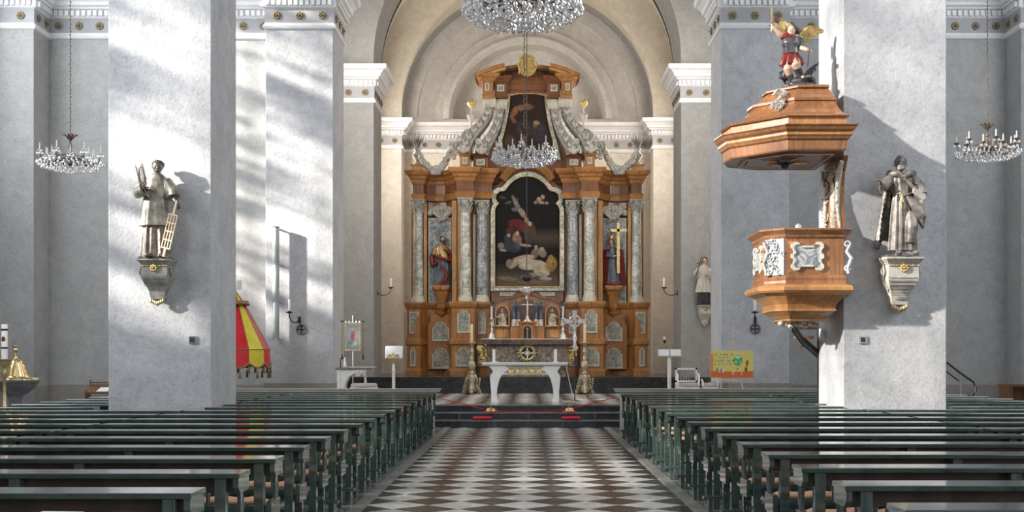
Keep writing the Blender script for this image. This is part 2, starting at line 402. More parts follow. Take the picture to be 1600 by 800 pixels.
def pier(name, sgn, x0, x1, y0, y1, z1, mat):
    a, b_ = sorted((sgn * x0, sgn * x1))
    o = MB().box(a, b_, y0, y1, 0, z1).build(name, mat); bevel(o, .012, 2); return struct(o)
for s_, nm in ((-1, 'left'), (1, 'right')):
    pier('wall_nave_pier_' + nm, s_, 4.6, 6.1, 17.7, 19.2, 14.8, 'pier')
    pier('wall_crossing_pier_' + nm, s_, 4.5, 6.07, 28.2, 29.8, 14.8, 'pier')
    pier('wall_choir_pier_' + nm, s_, 4.6, 6.1, 36.4, 38.3, TOP, 'choir')
    pier('wall_apse_pier_' + nm, s_, 4.6, 6.1, 44.5, 45.5, TOP, 'cream')
    x = sorted((s_ * 6.07, s_ * AX1)); sbox('wall_aisle_end_' + nm, 'aisle', x[0], x[1], 29.1, 29.5, 0, 16.4)
    x = sorted((s_ * AX0, s_ * AX1)); sbox('wall_corner_pilaster_' + nm, 'aisle', x[0], x[1], 28.2, 29.1, 0, 14.8)
    x = sorted((s_ * 6.07, s_ * (AX0))); sbox('baseboard_aisle_' + nm, 'dado', x[0], x[1], 29.06, 29.1, 0, .88)
    x = sorted((s_ * AX0 - s_ * .03, s_ * AX1)); sbox('baseboard_pilaster_' + nm, 'dado', x[0], x[1], 28.17, 29.06, 0, .86)
    x = sorted((s_ * 4.47, s_ * 6.1)); sbox('baseboard_crossing_' + nm, 'dado', x[0], x[1], 28.17, 29.83, 0, .93)
    x = sorted((s_ * 6.1, s_ * 6.4)); sbox('wall_choir_' + nm, 'cream', x[0], x[1], 29.8, 45.5, 0, 15)
    # outer aisle wall with three assumed tall windows, out of view
    wins = WINS_L if s_ < 0 else WINS_R; mb = MB(); x = sorted((s_ * AX1, s_ * (AX1 + .5))); y = -9
    for (yc, w) in wins:
        mb.box(x[0], x[1], y, yc - w / 2, 0, 16.4); mb.box(x[0], x[1], yc - w / 2, yc + w / 2, 0, WZ0); mb.box(x[0], x[1], yc - w / 2, yc + w / 2, WZ1, 16.4)
        y = yc + w / 2
    mb.box(x[0], x[1], y, 29.5, 0, 16.4); struct(mb.build('wall_aisle_' + nm, 'aisle'))
    for k, (yc, w) in enumerate(wins):
        wi = thing('window_%d' % (k + 1 + (3 if s_ > 0 else 0)), '', ''); del wi['label']; del wi['category']; struct(wi)
        X = s_ * (AX1 + .3); wi.location = (X, yc, WZ0)
        pane = MB().add([(0, -w / 2, 0), (0, w / 2, 0), (0, w / 2, WZ1 - WZ0), (0, -w / 2, WZ1 - WZ0)], [(0, 1, 2, 3)]).build('window_pane', 'glass_clear' if k == 0 else 'glass', wi)
        fr = MB(); n = 4
        for j in range(n + 1): yy = -w / 2 + w * j / n; fr.box(-.03, .03, yy - .025, yy + .025, 0, WZ1 - WZ0)
        for j in range(11): zz = (WZ1 - WZ0) * j / 10; fr.box(-.03, .03, -w / 2, w / 2, zz - .02, zz + .02)
        fr.build('window_frame', 'iron', wi)

# ---- cornices
PROF = [(0, 9.13), (.05, 9.15), (.075, 9.2), (.03, 9.25), (.02, 9.285)]
PRF2 = [(.02, 9.285), (.02, 9.62)]
PRF3 = [(.02, 9.62), (.06, 9.64), (.07, 9.66), (.07, 9.81), (.14, 9.83), (.16, 9.87), (.22, 9.9), (.24, 9.97), (.33, 10.06), (.40, 10.09), (.42, 10.12), (.42, 10.22), (-.1, 10.22)]
rb = MB()
for k in range(8):
    a = 2 * pi * k / 8; rb.ball((.062 * cos(a), -.018, .062 * sin(a)), (.036, .022, .036), 8, 5)
rb.ball((0, -.035, 0), (.03, .03, .03), 8, 5)
ros = rb.build('rosette', 'rosette'); rosmesh = ros.data; bpy.data.objects.remove(ros)
tn = [0]
def cornice(path, mats=('white', 'frieze')):
    """path walked with the open side on the right hand"""
    off = miter(path, False); mb = MB(); tn[0] += 1
    def run(prof, mi):
        mb.cur = mi
        mb.loft([[(x + o[0] * d, y + o[1] * d, z) for (d, z) in prof] for (x, y), o in zip(path, off)], False, False, False)
    run(PROF, 0); run(PRF2, 1); run(PRF3, 0); mb.cur = 0
    spots = []
    for i in range(len(path) - 1):
        p = Vector(path[i]); q_ = Vector(path[i + 1]); d = q_ - p; L = d.length; d.normalize(); n_ = Vector((d.y, -d.x))
        k = max(1, int((L + .1) / .135)); st = L / k
        for j in range(k):
            c = p + d * (st * (j + .5))
            pts = [c - d * .04, c + d * .04, c + d * .04 + n_ * .135, c - d * .04 + n_ * .135]
            mb.prismz([(a.x, a.y) for a in pts], 9.67, 9.8)
        kr = max(1, round(L / .5)); st = L / kr
        for j in range(kr): spots.append((p + d * (st * (j + .5)) + n_ * .02, math.atan2(d.y, d.x)))
    o = struct(mb.build('trim_cornice', mats))
    for (c, a) in spots:
        r = bpy.data.objects.new('rosette', rosmesh); COL.objects.link(r); r.parent = o
        r.location = (c.x, c.y, 9.45); r.rotation_euler = (0, 0, a)
    return o
def mir(path): return [(-x, y) for x, y in path][::-1]
for P in ([(-6.1, 38.3), (-6.1, 36.4), (-4.6, 36.4), (-4.6, 38.3)],
          [(-11.45, 29.1), (-6.07, 29.1), (-6.07, 28.2), (-4.5, 28.2), (-4.5, 29.8)],
          [(-12.6, 28.2), (-11.45, 28.2), (-11.45, 29.1)],
          [(-6.1, 44.5), (-4.6, 44.5), (-4.6, 45.4), (0, 45.4)]):
    cornice(P); cornice(mir(P))
# ---- chancel arch, vault, apse
def archwall(name, y0, y1, r, zc, hx, ztop, mat, soffit=None, zb=None):
    mb = MB(); n = 48; zb = zb or TOP
    inn = [(-r, zb)] + [(-r * cos(pi * k / n), zc + r * sin(pi * k / n)) for k in range(n + 1)] + [(r, zb)]
    out = []
    for (x, z) in inn:
        if z <= zc + 1e-6: out.append((hx * (1 if x > 0 else -1), z))
        else:
            t = min(hx / max(abs(x), 1e-6), (ztop - zc) / max(z - zc, 1e-6)); out.append((x * t, zc + (z - zc) * t))
    for k in range(len(inn) - 1):
        a, b_, c, d = out[k], out[k + 1], inn[k + 1], inn[k]
        for y in (y0, y1): mb.add([(a[0], y, a[1]), (b_[0], y, b_[1]), (c[0], y, c[1]), (d[0], y, d[1])], [(0, 1, 2, 3)])
    mb.cur = 1 if soffit else 0
    mb.loft([[(x, y, z) for x, z in inn] for y in (y0, y1)], True, False, False)
    return struct(mb.build(name, [mat] + ([soffit] if soffit else [])))
archwall('wall_chancel_arch', 36.4, 38.3, 4.6, 10.5, 6.4, 15.9, 'choir', 'choir')
archwall('wall_apse_arch', 44.5, 45.45, 4.6, 10.4, 6.4, 15.9, 'cream', 'choir')
mb = MB(); n = 40; rings = []
for i in range(n + 1):
    b_ = pi * (i / n - .5); rings.append([(4.6 * sin(pi * (j / 48 - .5)), 41.4 + 3.1 * sin(b_), 10.4 + 4.6 * max(cos(pi * (j / 48 - .5)), cos(b_))) for j in range(49)])
mb.loft(rings, True, False, False)
for s_ in (-1, 1):
    mb.loft([[(s_ * X, 41.4 + 3.1 * sin(pi * (i / n - .5)), 10.4 + 4.6 * cos(pi * (i / n - .5))) for i in range(n + 1)] for X in (4.6, 6.2)], True, False, False)
struct(mb.build('ceiling_chancel_vault', 'vault'))
mb = MB(); zc = 10.4; n = 64
prof = [(6.5, 45.42), (4.62, 45.4), (4.12, 45.4), (4.12, 45.47), (4.09, 45.49), (3.45, 45.49), (3.42, 45.4), (3.16, 45.4), (3.14, 45.33), (3.05, 45.28), (2.93, 45.3), (2.86, 45.4), (2.82, 45.46), (2.82, 46.3), (.01, 46.3)]
mb.loft([[(-r * cos(pi * k / n), y, zc + r * sin(pi * k / n)) for (r, y) in prof] for k in range(n + 1)], False, False, False)
for s_ in (-1, 1): mb.box(*sorted((s_ * 3.38, s_ * 4.14)), 45.385, 45.5, 10.2, 10.47)
for p_ in mb.s: pass
struct(mb.build('wall_apse_lunette', 'apse'))
sbox('wall_apse', 'cream', -4.7, 4.7, 45.4, 45.8, 0, 10.41, -4.7, 4.7, 45.8, 46.6, 9.9, 10.41)
# ---- nave and aisle vaults high above the frame
mb = MB(); mb.loft([[(-6.1 * cos(pi * k / 24), y, 16.0 + 2.4 * sin(pi * k / 24)) for k in range(25)] for y in (-9, 36.4)], True, False, False)
struct(mb.build('ceiling_nave', 'vault'))
sbox('ceiling_aisles', 'aisle', -13, -6, -9, 29.5, 16.4, 16.6, 6, 13, -9, 29.5, 16.4, 16.6)
sbox('wall_clerestory', 'choir', -6.1, -5.9, -9, 36.4, 14.6, 16.8, 5.9, 6.1, -9, 36.4, 14.6, 16.6)

# ================================================================ pews
M['pewback'] = mottled('dark_brown_pew_board', (.035, .026, .02), (.075, .055, .042), 6, .4)
def pew_proto(L, mid):
    t = thing('church_pew', '', 'pew')
    bevel(MB().box(0, L, -.30, 0, .794, .826).build('book_shelf', 'pews', t), .005)
    bevel(MB().box(.04, L - .04, -.205, -.18, .695, .794).build('back_board', 'pewback', t), .003)
    mb = MB().box(.05, L - .05, -.21, -.175, .44, .485).box(.05, L - .05, -.205, -.18, .27, .30)
    n = int((L - .5) / .12)
    for k in range(n + 1):
        x = .27 + (L - .54) * k / n
        mb.lathe([(.012, .48), (.014, .5), (.019, .56), (.021, .6), (.016, .66), (.012, .70)], 6, (x, -.192, 0))
    mb.build('backrest', 'pews', t)
    mb = MB().box(.05, L - .05, -.17, .27, .425, .455)
    for zz in (.36, .30, .24): mb.box(.1, L - .1, .20, .22, zz, zz + .03)
    bevel(mb.build('seat', 'pews', t), .005)
    for x in [.09, L - .16] + ([L / 2 - .035] if mid else []):
        bevel(MB().box(x, x + .07, -.285, -.21, .01, .794).build('post', 'pews', t), .004)
        bevel(MB().box(x, x + .06, .17, .23, .01, .425).build('leg', 'pews', t), .004)
    for x in (.01, L - .045):
        MB().prism([(-.285, .794), (-.005, .794), (-.005, .70), (-.235, .70), (-.285, .735)], 0, .035).xform(Matrix(((0, 1, 0, x), (1, 0, 0, 0), (0, 0, 1, 0), (0, 0, 0, 1)))).build('end_bracket', 'pews', t)
    for x in (.04, L - .075):
        mb = MB().box(x, x + .035, -.26, .05, .38, .52).lathe([(.016, .52), (.017, .54), (.024, .60), (.022, .66), (.014, .70)], 8, (x + .018, -.03, 0))
        mb.build('armrest', 'pews', t)
    bevel(MB().box(-.05, L - .02, -.60, -.46, .15, .18).build('kneeler', 'pews', t), .005)
    for x in (.0, L - .1): MB().box(x, x + .04, -.58, -.48, .01, .15).box(x, x + .03, -.48, -.28, .05, .08).build('kneeler_foot', 'pews', t)
    return t
protos = {}
used = set()
def pew(kind, L, loc, label, group):
    if kind not in protos:
        protos[kind] = pew_proto(L, L > 2); r = protos[kind]; r.location = loc; r['label'] = label; r['group'] = group; return r
    return clone(protos[kind], loc, label, group)
ORD = ['first', 'second', 'third', 'fourth', 'fifth', 'sixth', 'seventh', 'eighth', 'ninth', 'tenth', 'eleventh', 'twelfth', 'thirteenth', 'fourteenth', 'fifteenth', 'sixteenth', 'seventeenth', 'eighteenth']
LROWS = [5.66 + 1.08 * k for k in range(18)]; RROWS = [6.03 + 1.08 * k for k in range(17)]
gL, gR = 'green pews on the left of the aisle', 'green pews on the right of the aisle'
for k, Y in enumerate(LROWS):
    pew('inner', 2.80, (-4.58, Y, 0), 'dark green pew beside the aisle, %s row from the front edge, left block' % ORD[k], gL)
    z0 = .0
    if 17.35 < Y < 19.6: pew('short', 1.62, (-7.78, Y, z0), 'short green pew outside the left pillar, %s row from the front edge' % ORD[k], gL)
    elif k > 2: pew('outer', 3.14, (-7.78, Y, z0), 'dark green pew on the window side, %s row from the front edge, left block' % ORD[k], gL)
for k, Y in enumerate(RROWS):
    pew('inner', 2.80, (1.78, Y, 0), 'dark green pew beside the aisle, %s row from the front edge, right block' % ORD[k], gR)
    if 17.35 < Y < 19.6: pew('shortr', 2.2, (6.16, Y, z0), 'short green pew outside the right pillar, %s row from the front edge' % ORD[k], gR)
    elif k > 2: pew('outerr', 3.7, (4.64, Y, z0), 'dark green pew on the window side, %s row from the front edge, right block' % ORD[k], gR)
# seat pads
def pad(L):
    mb = MB(); n = 28; rings = []
    for i in range(n + 1):
        x = L * i / n; e = min(1, min(i, n - i) / 1.5 + .35)
        h = .032 * e * (.85 + .15 * sin(i * 1.9)); w = .15 * (.9 + .1 * e)
        rings.append([(x, .06 + w * cos(a), h + h * sin(a) * (1 if sin(a) > 0 else .98)) for a in [2 * pi * j / 14 for j in range(14)]])
    return mb.loft(rings, True)
pm = pad(2.5).build('seat_cushion', 'cushion'); pmd = pm.data; bpy.data.objects.remove(pm)
for side, rows, ks in ((-1, LROWS, range(0, 9)), (1, RROWS, (0, 1, 2, 3, 4, 5, 6, 9, 10, 11))):
    for k in ks:
        o = bpy.data.objects.new('seat_cushion', pmd); COL.objects.link(o)
        o.location = (-4.42 if side < 0 else 1.88, rows[k] + .03, .456)
        tag(o, 'terracotta seat pad on the aisle pew, %s row from the front edge, %s block' % (ORD[k], 'left' if side < 0 else 'right'), 'cushion', 'terracotta pew cushions')
# paper on the nearest pew
t = thing('leaflet', 'white printed leaflet lying on the shelf of the nearest pew left of the aisle', 'leaflet', (-2.22, 5.5, .8265), -.12)
t.location = (wx(76, 5.53), 5.53, .8262)
MB().box(-.10, .10, -.14, .14, 0, .0015).build('sheet', 'paper', t)
mb = MB().box(-.03, .03, .10, .112, .0015, .0019)
mb.build('emblem', 'ink', t)
mb = MB()
for j in range(5): mb.box(-.07, .05 + .02 * (j % 2), .06 - .035 * j, .07 - .035 * j, .0015, .0019)
mb.build('printed_lines', 'pink', t)

# communion desks closing the front row
for s_, nm in ((-1, 'left'), (1, 'right')):
    x0, x1 = sorted((s_ * 1.86, s_ * 6.0))
    t = thing('kneeling_desk', 'pale grey-green moulded desk front in the front row, %s of the aisle' % nm, 'desk', (x0, 25.0, 0.01), 0, 'front row desks'); L = x1 - x0
    MB().pblock([(0, -.02), (L, -.02), (L, .3), (0, .3)], [(.80, 0), (.815, .04), (.85, .05), (.865, .07), (.875, .07)]).build('desk_top', 'desk', t)
    mb = MB().box(.06, L - .06, .02, .28, .0, .80)
    for k in range(int(L / .05)): mb.box(.07 + k * .05, .095 + k * .05, .0, .02, .775, .8)
    mb.build('front_panel', 'desk', t)
    bevel(MB().box(.1, L - .1, -.4, -.2, .14, .17).build('kneeler', 'pews', t))
    for x in (.12, L - .2): MB().box(x, x + .06, -.38, -.0, 0, .14).build('foot', 'pews', t)

# ================================================================ figures
def hand(mb, w, d, s, curl=.5, up=(0, 0, 1)):
    """wrist w, direction d, size s: palm, four bent fingers and a thumb leaving the side of the palm"""
    w = Vector(w); d = Vector(d).normalized(); sd_ = d.cross(Vector(up))
    sd_ = sd_.normalized() if sd_.length > .01 else d.orthogonal().normalized(); nn = sd_.cross(d)
    n0 = len(mb.v)
    mb.tube([w, w + d * s * .25, w + d * s * .5], [s * .16, s * .24, s * .22], 8)
    for k, ln in enumerate((.42, .48, .45, .36)):
        b_ = w + d * s * .46 + sd_ * s * (k - 1.5) * .13
        mb.tube([b_, b_ + d * s * ln * .5, b_ + (d * .8 - nn * curl) * s * ln], [s * .075, s * .07, s * .05], 6)
    b_ = w + d * s * .15 + sd_ * s * -.22
    mb.tube([b_, b_ + (d * .6 - sd_ * .55) * s * .3, b_ + (d - sd_ * .35 - nn * curl * .5) * s * .45], [s * .09, s * .08, s * .06], 6)
def head(mb, c, h, yaw=0, tilt=0, beard=False, hair=0, bald=False, hairmb=None):
    """c centre of the head, h its height; looks towards -y"""
    n0 = len(mb.v); nh = len(hairmb.v) if hairmb else 0; r = h / 2
    mb.ball((0, 0, 0), (r * .74, r * .86, r), 20, 14)
    mb.ball((0, -r * .35, -r * .45), (r * .5, r * .5, r * .5), 14, 10)                    # jaw
    mb.loft([[(-.1 * r, -.80 * r, .12 * r), (.1 * r, -.80 * r, .12 * r), (0, -.86 * r, .14 * r)], [(-.17 * r, -.78 * r, -.22 * r), (.17 * r, -.78 * r, -.22 * r), (0, -1.12 * r, -.16 * r)]], True)
    mb.tube([(-.34 * r, -.74 * r, .2 * r), (0, -.88 * r, .16 * r), (.34 * r, -.74 * r, .2 * r)], r * .08, 6)   # brow
    for sx in (-1, 1):
        mb.ball((sx * .27 * r, -.74 * r, .05 * r), (.13 * r, .1 * r, .09 * r), 8, 6)       # eyes at half height
        mb.ball((sx * .76 * r, .02 * r, -.02 * r), (.09 * r, .16 * r, .22 * r), 8, 6)      # ears
    mb.ball((0, -.80 * r, -.42 * r), (.22 * r, .1 * r, .07 * r), 8, 6)                     # mouth
    hm = hairmb or mb
    if beard:
        for k in range(7):
            a = (k - 3) * .28; hm.tube([(sin(a) * r * .6, -cos(a) * r * .62, -.35 * r), (sin(a) * r * .5, -cos(a) * r * .85, -.9 * r), (sin(a) * r * .2, -cos(a) * r * .72, -1.25 * r)], [r * .16, r * .2, r * .06], 7)
    if hair:
        N = 18
        for k in range(N):
            a = pi * (-.12 + 1.24 * k / (N - 1)); wob = .08 * sin(k * 2.3)
            lo = -.2 - hair * (.55 + wob)
            st = .45 if bald else .95
            hm.tube([(cos(a) * r * (.58 if bald else .25), sin(a) * r * .72 + .05 * r, r * st), (cos(a) * r * .70, sin(a) * r * .84 + .04 * r, r * .3), (cos(a) * r * .74, sin(a) * r * .86 + .08 * r, r * lo)], [r * .10, r * .15, r * .10], 6)
        if not bald: hm.ball((0, .1 * r, .25 * r), (r * .84, r * .86, r * .84), 16, 10)
    mt = Matrix.Translation(Vector(c)) @ Matrix.Rotation(yaw, 4, 'Z') @ Matrix.Rotation(tilt, 4, 'X')
    mb.xform(mt, n0)
    if hairmb: hairmb.xform(mt, nh)
def robe(mb, spec, folds=9, amp=.1, n=84, ph=0, twist=.0, z0=None):
    """spec: (z, cx, cy, rx, ry, fold depth); interpolated into fluted rings"""
    rings = []; m_ = 5
    for i in range(len(spec) - 1):
        for j in range(m_):
            t = j / m_; t = t * t * (3 - 2 * t) if False else t
            a = [spec[i][k] * (1 - t) + spec[i + 1][k] * t for k in range(6)]; rings.append(a)
    rings.append(list(spec[-1])); out = []
    for (z, cx, cy, rx, ry, f) in rings:
        rg = []
        for j in range(n):
            th = 2 * pi * j / n
            w = sin(folds * th + ph + twist * z) * .6 + sin((folds * 1.7) // 1 * th + 1.3 + ph - twist * z * .6) * .4
            k = 1 + f * amp * 10 * w * .1 * (1.6 if sin(th) < 0 else 1)
            rg.append((cx + rx * k * cos(th), cy + ry * k * sin(th), z))
        out.append(rg)
    mb.loft(out, True)
def cape(mb, pts, thick=.02):
    """a draped sheet through rows of points with some thickness"""
    vs = []; rows = len(pts); n = len(pts[0])
    mb.loft(pts, True, False, False)
    back = [[(x, y + thick, z) for x, y, z in r] for r in pts][::-1]
    mb.loft(back, True, False, False)
    edge = pts[0] + [r[-1] for r in pts[1:]] + pts[-1][::-1][1:] + [r[0] for r in pts[::-1][1:]]
    mb.loft([edge, [(x, y + thick, z) for x, y, z in edge]], True, False, False)

def console(t, w, h, d, mat, bands=True):
    """wall bracket hung below z=0, depth d towards -y, wall at y=0"""
    poly = lambda ww, dd: [(-ww, 0), (-ww * .86, -dd), (ww * .86, -dd), (ww, 0)]
    W2 = w / 2
    mb = MB()
    def pr(rows): mb.loft([[(x, y, z) for x, y in poly(a, b_)] for (z, a, b_) in rows], False)
    pr([(0, W2, d), (-.035 * h, W2, d), (-.06 * h, W2 * .94, d * .93), (-.10 * h, W2 * .86, d * .85), (-.12 * h, W2 * .84, d * .82)])
    mb.build('slab', mat, t)
    mb = MB()
    rows = [(-.12, .80, .78), (-.36, .82, .80), (-.42, .80, .78), (-.5, .72, .7), (-.6, .58, .52), (-.7, .48, .42), (-.86, .42, .36)]
    pr([(a * h, b_ * W2, c * d) for a, b_, c in rows]); mb.build('corbel', mat, t)
    for sx in (-1, 1):
        mb = MB(); c = (sx * W2 * .84, -d * .5, -.27 * h)
        pts = [(c[0], c[1] + .0 + (.09 - k * .004) * h * cos(k * .55), c[2] + (.105 - k * .0045) * h * sin(k * .55)) for k in range(20)]
        mb.tube(pts, .018 * h, 6); mb.tube([(c[0], c[1] + .03 * h, c[2] - .1 * h), (c[0] - sx * .03, c[1] + .02, -.42 * h), (c[0] - sx * W2 * .25, -d * .45, -.58 * h)], [.03 * h, .025 * h, .015 * h], 6)
        mb.build('volute', mat, t)
    mb = MB()
    for k in range(8): a = 2 * pi * k / 8; mb.ball((.055 * h * cos(a), -d * .82 - .012, -.2 * h + .055 * h * sin(a)), (.03 * h, .02 * h, .03 * h), 8, 6)
    mb.ball((0, -d * .82 - .02, -.2 * h), .026 * h, 8, 6)
    mb.build('gilt_rosette', 'gold', t)
    mb = MB()
    for sx in (-1, 1):
        for k in range(6): mb.ball((sx * W2 * (.24 + .085 * k), -d * .80 - .008, -.15 * h), (.014 * h, .012 * h, .016 * h), 6, 5)
    mb.build('gilt_beading', 'gold', t)
    mb = MB()
    for k in range(-3, 4): mb.ball((k * W2 * .11, -d * .34, -(.9 + .02 * (3 - abs(k))) * h), (.035 * h, .035 * h, .055 * h), 8, 6)
    mb.ball((0, -d * .3, -.985 * h), (.03 * h, .03 * h, .04 * h), 8, 6); mb.build('leaf_pendant', 'brass', t)

YP = 17.7       # front of the two nave piers
# --- left console and deacon saint
t = thing('wall_console', 'grey stone corbel with gilt rosette under the deacon statue on the left pillar', 'console', (wx(243, 17.5), YP, wz(405, 17.5)))
console(t, .53, .66, .34, 'stoneg')
H = 1.40
t = thing('saint_statue', 'dark patinated deacon statue holding a palm frond and pale gridiron on the left pillar', 'statue', (wx(243, 17.5), YP - .19, wz(405, 17.5)))
mb = MB(); mb.prismz([(-.22, -.12), (.22, -.12), (.22, .13), (-.22, .13)], 0, .035)
robe(mb, [(.03, .0, 0, .205, .13, 1.0), (.3, 0, 0, .185, .12, 1.0), (.5, 0, 0, .17, .11, .9), (.6, 0, 0, .15, .11, .5)], 11, .11, ph=.5)
mb.ball((-.07, -.14, .04), (.05, .08, .035)); mb.ball((.11, -.13, .04), (.045, .08, .035))
remesh(mb.build('cassock', 'dark', t), .009)
mb = MB()   # dalmatic with wide sleeves
robe(mb, [(.47, .0, -.01, .235, .15, .55), (.50, .0, -.01, .23, .148, .5), (.72, .0, -.01, .20, .135, .4), (.9, .005, -.01, .172, .12, .3), (1.05, .01, 0, .175, .118, .15), (1.14, .015, 0, .165, .105, .05), (1.2, .02, 0, .11, .085, 0), (1.24, .02, 0, .06, .06, 0)], 7, .09, ph=2)
mb.tube([(-.13, 0, 1.13), (-.22, -.03, 1.0), (-.24, -.07, .93)], [.07, .085, .07], 12)
mb.tube([(-.24, -.07, .93), (-.17, -.17, .95), (-.10, -.2, .98)], [.07, .085, .10], 12)
mb.tube([(.15, 0, 1.13), (.235, -.03, 1.0), (.28, -.07, .88)], [.075, .09, .10], 12)
for k in range(5): mb.tube([(.20 + .014 * k, -.07 - .01 * k, 1.05 - .05 * k), (.27 + .01 * k, -.09, 1.03 - .05 * k), (.33, -.02, .99 - .05 * k)], .014, 6)
remesh(mb.build('dalmatic', 'patina', t), .009)
mb = MB(); mb.tube([(.29, -.08, .88), (.33, -.12, .80)], [.042, .034], 10); hand(mb, (.33, -.12, .80), (.5, -.2, -.8), .12, .6); remesh(mb.build('hand', 'dark', t), .005); mb = MB()
mb.tube([(-.10, -.2, .98), (-.04, -.22, .99)], [.036, .032], 10); hand(mb, (-.05, -.21, .98), (.9, -.3, .15), .12, .8); remesh(mb.build('hand', 'dark', t), .005); mb = MB()
mb.tube([(.02, 0, 1.18), (.025, 0, 1.27)], [.05, .045], 10); head(mb, (.03, -.01, 1.33), .20, yaw=.25, tilt=.18)
remesh(mb.build('head', 'dark', t), .006)
mb = MB()
N = 22
for k in range(N):
    a = 2 * pi * k / N; mb.ball((.03 + .074 * cos(a), .012 + .080 * sin(a), 1.372 - .025 * sin(a) + .006 * sin(k * 2)), (.018, .018, .026), 8, 6)
mb.ball((.03, .01, 1.375), (.066, .072, .06), 12, 8)
mb.build('tonsured_hair', 'dark', t)
mb = MB(); pts = [(-.02, -.24, .86), (-.10, -.25, 1.0), (-.16, -.24, 1.13), (-.17, -.22, 1.26), (-.13, -.2, 1.36)]
mb.tube(pts, [.012, .014, .014, .012, .006], 8)
for k in range(11):
    q0 = Vector(pts[1]).lerp(Vector(pts[3]), k / 10) if k < 10 else Vector(pts[3])
    for sx in (-1, 1): mb.tube([q0, q0 + Vector((sx * .045, -.01, .03)), q0 + Vector((sx * .06, 0, .085))], [.008, .014, .004], 6, flat=.5)
mb.build('palm_frond', 'dark', t)
mb = MB()
def slab(p0, p1, w, th, y):
    p0 = Vector(p0); p1 = Vector(p1); d = (p1 - p0).normalized(); n_ = Vector((-d.y, d.x)) * w / 2
    mb.prism([tuple(p0 + n_), tuple(p1 + n_), tuple(p1 - n_), tuple(p0 - n_)], y - th / 2, y + th / 2)
A_, B_ = Vector((.17, .02)), Vector((.355, .80)); d = (B_ - A_).normalized(); nn = Vector((-d.y, d.x))
for off in (-.06, -.02, .02, .06): slab(A_ + nn * off + d * .12, A_ + nn * off + d * .62, .013, .02, -.2)
for k in range(5): slab(A_ + nn * -.068 + d * (.125 + .122 * k), A_ + nn * .068 + d * (.125 + .122 * k), .018, .024, -.2)
slab(A_ + d * .0, A_ + d * .14, .03, .03, -.2); slab(A_ + d * .62, A_ + d * .82, .022, .026, -.2)
mb.build('gridiron', 'bone', t)

# --- right console and bearded apostle
XR = wx(1405, 17.5)
t = thing('wall_console', 'pale stone corbel with inscription under the bearded statue on the right pillar', 'console', (XR + .02, YP, wz(403, 17.5)))
console(t, .62, .78, .44, 'stone')
mb = MB(); random.seed(3)
for j in range(7):
    z = -.30 - .048 * j; L = (.19, .2, .18, .12, .08, .10, .08)[j]; x = -L
    dd = .355 if z > -.34 else .345 - (abs(z) - .34) * .55
    while x < L:
        w_ = random.uniform(.005, .016); mb.box(x, x + w_, -dd - .003, -dd + .02, z, z + .009); x += w_ + random.uniform(.006, .014)
mb.build('inscription', 'stoneg', t)
t = thing('saint_statue', 'grey bearded apostle statue with key, book and tied cloak on the right pillar', 'statue', (XR, YP - .27, wz(403, 17.5) + .0))
mb = MB(); mb.prismz([(-.24, -.13), (.24, -.13), (.24, .13), (-.24, .13)], 0, .035)
robe(mb, [(.09, .03, 0, .20, .13, 1.1), (.3, .03, 0, .185, .125, 1.1), (.55, .03, 0, .17, .12, 1.0), (.80, .02, 0, .145, .11, .6), (.88, .02, 0, .13, .10, .3), (.93, .015, 0, .14, .10, .5), (1.1, .01, 0, .165, .11, .4), (1.2, .0, 0, .14, .09, .15), (1.26, 0, 0, .07, .065, 0)], 10, .10, ph=1)
mb.tube([(.14, -.05, .62), (.12, -.14, .42), (.10, -.12, .2)], [.10, .085, .07], 12)       # advanced knee
mb.ball((-.07, -.15, .055), (.045, .09, .035)); mb.ball((.17, -.14, .055), (.05, .10, .035))
mb.tube([(-.15, 0, 1.15), (-.24, -.05, 1.02), (-.30, -.12, .98)], [.075, .075, .06], 12)
mb.tube([(.15, 0, 1.15), (.26, -.03, 1.0), (.27, -.12, .88)], [.075, .085, .07], 12)
remesh(mb.build('tunic', 'dark2', t), .009)
mb = MB(); rows = []
for i in range(13):
    u = i / 12; row = []
    for j in range(25):
        a = pi * (1.18 - 1.36 * j / 24); rad = .16 + .13 * u + .018 * sin(j * 1.6 + u * 3)
        z = 1.24 - u * (1.08 if j < 9 else (.62 if j > 17 else .95)) - .04 * sin(a) * u
        row.append((cos(a) * rad - .02 - .05 * u, .06 * u + sin(a) * rad * .62 - .02, z))
    rows.append(row)
cape(mb, rows, .02)
for sx in (-1, 1): mb.tube([(0, -.13, 1.13), (sx * .08, -.12, 1.19), (sx * .16, -.03, 1.20), (sx * .17, .06, 1.14)], [.03, .05, .06, .05], 8)
for k in range(6): mb.tube([(.02 * k - .02, -.13 - .004 * k, 1.12 - .01 * k), (.10 + .03 * k, -.13, 1.02 - .04 * k), (.24, -.11 + .01 * k, .98 - .05 * k)], .016, 6)
for k in range(6): mb.tube([(.05 + .03 * k, -.15, .86 - .01 * k), (.12 + .03 * k, -.17, .72 - .03 * k), (.20 + .015 * k, -.12, .55 - .03 * k)], [.03, .04, .02], 7)
remesh(mb.build('cloak', 'dark2', t), .010)
mb = MB(); mb.tube([(-.29, -.11, .98), (-.345, -.16, 1.02)], [.045, .036], 10); hand(mb, (-.34, -.15, 1.01), (-.35, -.3, .7), .13, .8); remesh(mb.build('hand', 'dark2', t), .005); mb = MB()
mb.tube([(.27, -.12, .88), (.27, -.18, .84)], [.04, .034], 10); hand(mb, (.28, -.17, .84), (-.5, -.4, -.4), .13, .7); remesh(mb.build('hand', 'dark2', t), .005); mb = MB()
mb.tube([(0, 0, 1.2), (-.005, -.01, 1.3)], [.055, .05], 10); head(mb, (-.01, -.02, 1.36), .215, yaw=-.2, tilt=.15, beard=True, hair=.5, bald=True)
remesh(mb.build('head', 'dark2', t), .006)
